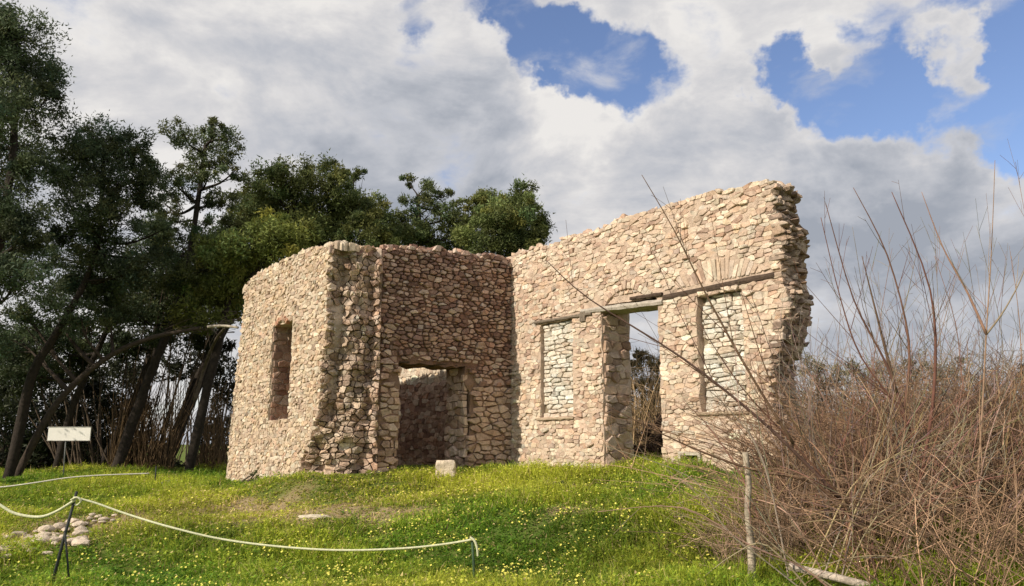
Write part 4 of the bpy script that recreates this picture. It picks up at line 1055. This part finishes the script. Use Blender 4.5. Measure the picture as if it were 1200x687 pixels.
# ------------------------------------------------------------ grass and flowers
def visible_mask(x, y, z):
    qx, qy, qz = x, y, z - CAMZ
    f = qy * math.cos(PITCH) + qz * math.sin(PITCH); up = -qy * math.sin(PITCH) + qz * math.cos(PITCH)
    u = CX + F * qx / f; v = CY - F * up / f
    return (u > -60) & (u < 1260) & (v < 720)
def scatter(n, ylo, yhi):
    y = ylo + (yhi - ylo) * nrg.random(n) ** 1.35
    x = (nrg.random(n) - .5) * 2 * (.70 * y + .4)
    return x, y
n = 620000
x, y = scatter(n, 6.9, 22)
keep = (nrg.random(n) < np.clip(1.05 - .85 * bare(x, y), .18, 1))
# keep grass out of the walls and the room
def frm(x, y, fr): return (x - fr.O.x) * fr.S.x + (y - fr.O.y) * fr.S.y, (x - fr.O.x) * fr.N.x + (y - fr.O.y) * fr.N.y
sa, na_ = frm(x, y, FC); keep &= ~((na_ < 0.02) & (na_ > -TH) & (sa > sL - .5) & (sa < maxS) & ~((sa > door[0]) & (sa < door[1])))
sa2, nb_ = frm(x, y, FA); keep &= ~((nb_ < .01) & (nb_ > -tA - .6) & (sa2 > minA) & (sa2 < .02))
x, y = x[keep], y[keep]
cl = np.sin(x * 2.3 + 1.3 * np.sin(y * 1.9)) * np.cos(y * 2.7 + x) ; cl2 = np.sin(x * .9 + 2) * np.sin(y * 1.1 + .5 * x)
cl3 = np.sin(x * 7.1 + 2 * np.sin(y * 5)) * np.sin(y * 8.3 + 1.7 * np.sin(x * 4))
tall = np.clip(.55 + .28 * cl + .25 * cl2 + .35 * cl3, .15, 1.5)
tall *= 1 - .55 * np.exp(-(((x + 3) / 2.5) ** 2 + ((y - 12.5) / 1.6) ** 2))
tall *= np.where((x > 0), 1.15, .95) * (1 - .6 * bare(x, y))
z = np.concatenate([gz(x[i:i + 20000], y[i:i + 20000]) for i in range(0, len(x), 20000)])
m = visible_mask(x, y, z); x, y, z, tall, cl, cl2 = x[m], y[m], z[m], tall[m], cl[m], cl2[m]
n = len(x); ty = nrg.random(n) < .55
h = (.06 + .15 * nrg.random(n)) * tall * (1.25 + .01 * y)
wd = np.where(ty, .0055, .013) * (.6 + y / 14)
ang = nrg.random(n) * 2 * math.pi; dx, dy = np.cos(ang), np.sin(ang)
lean = nrg.normal(0, .45, (n, 2)) * h[:, None]
V = np.empty((n * 3, 3))
p = np.stack([x, y, z], 1)
# blades
hb = np.where(ty, 0, h * .75)
V[0::3] = p + np.stack([dx * wd, dy * wd, hb - .01], 1); V[1::3] = p + np.stack([-dx * wd, -dy * wd, hb - .01], 1)
tip = np.where(ty[:, None], np.stack([lean[:, 0], lean[:, 1], h], 1), np.stack([-dy * wd * 2.2 + 0, dx * wd * 2.2, hb + nrg.normal(0, .012, n)], 1)); V[2::3] = p + tip
yel = np.clip(.5 + .45 * cl2 + .2 * cl + .25 * nrg.normal(0, 1, n) + .5 * np.exp(-((y - 13) / 1.3) ** 2), 0, 1)[:, None]
dry = (nrg.random(n) < (.05 + .25 * np.exp(-(((x + 3.2) / 2.4) ** 2 + ((y - 12.6) / 1.3) ** 2)) + .3 * bare(x, y)))[:, None]
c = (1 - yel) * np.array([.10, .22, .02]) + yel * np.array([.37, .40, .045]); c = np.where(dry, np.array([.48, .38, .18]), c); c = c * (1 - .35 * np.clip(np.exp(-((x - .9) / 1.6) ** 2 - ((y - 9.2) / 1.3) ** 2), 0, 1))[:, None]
c = c * nrg.uniform(.65, 1.5, (n, 1)) * (1.12 + .22 * cl[:, None])
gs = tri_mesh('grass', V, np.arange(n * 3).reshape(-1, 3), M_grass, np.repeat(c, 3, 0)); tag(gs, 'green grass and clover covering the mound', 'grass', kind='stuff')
# yellow flowers
n = 17000
x, y = scatter(n, 7.9, 15.5)
dn = .10 + 1.9 * np.exp(-((x - 1.2) / 2.6) ** 2) * (.5 + .5 * np.sin(x * 3 + np.sin(y * 3) * 2)) + .35 * np.exp(-((x + 2.5) / 1.5) ** 2 - ((y - 10) / 1.5) ** 2)
dn = dn * np.clip(.15 + 1.6 * (np.sin(x * 3.3 + 1.7 * np.sin(y * 2.1)) * np.sin(y * 4.2 + np.sin(x * 2.3)) + .25), .12, 2)
keep = (nrg.random(n) < dn) & (bare(x, y) < .4)
sa, na_ = frm(x, y, FC); keep &= ~((na_ < .1) & (sa > sL - .5)); sa2, nb_ = frm(x, y, FA); keep &= ~((nb_ < .05) & (sa2 < .1)); keep &= ~((na_ < .05))
x, y = x[keep], y[keep]; z = gz(x, y) + nrg.uniform(.06, .15, len(x)); n = len(x)
r = nrg.uniform(.006, .016, n); V = np.empty((n * 6, 3)); tilt = nrg.normal(0, .4, (n, 2)); nrm = np.stack([tilt[:, 0], tilt[:, 1] - .5, np.ones(n)], 1); nrm /= np.linalg.norm(nrm, axis=1)[:, None]
t1 = np.cross(nrm, np.array([1, 0, 0])); t1 /= np.linalg.norm(t1, axis=1)[:, None]; t2 = np.cross(nrm, t1); P = np.stack([x, y, z], 1)
for k in range(5): a_ = k * 2 * math.pi / 5; V[k::6] = P + (t1 * math.cos(a_) + t2 * math.sin(a_)) * r[:, None] + nrm * (.35 * r)[:, None]
V[5::6] = P - nrm * (.2 * r)[:, None]
b = np.arange(n)[:, None] * 6
Fc = np.concatenate([np.concatenate([b + k, b + (k + 1) % 5, b + 5], 1) for k in range(5)])
fl = tri_mesh('wildflowers', V, Fc, M_flower, np.ones((n * 6, 3))); tag(fl, 'small yellow wildflowers dotted through the grass', 'wildflowers', kind='stuff')
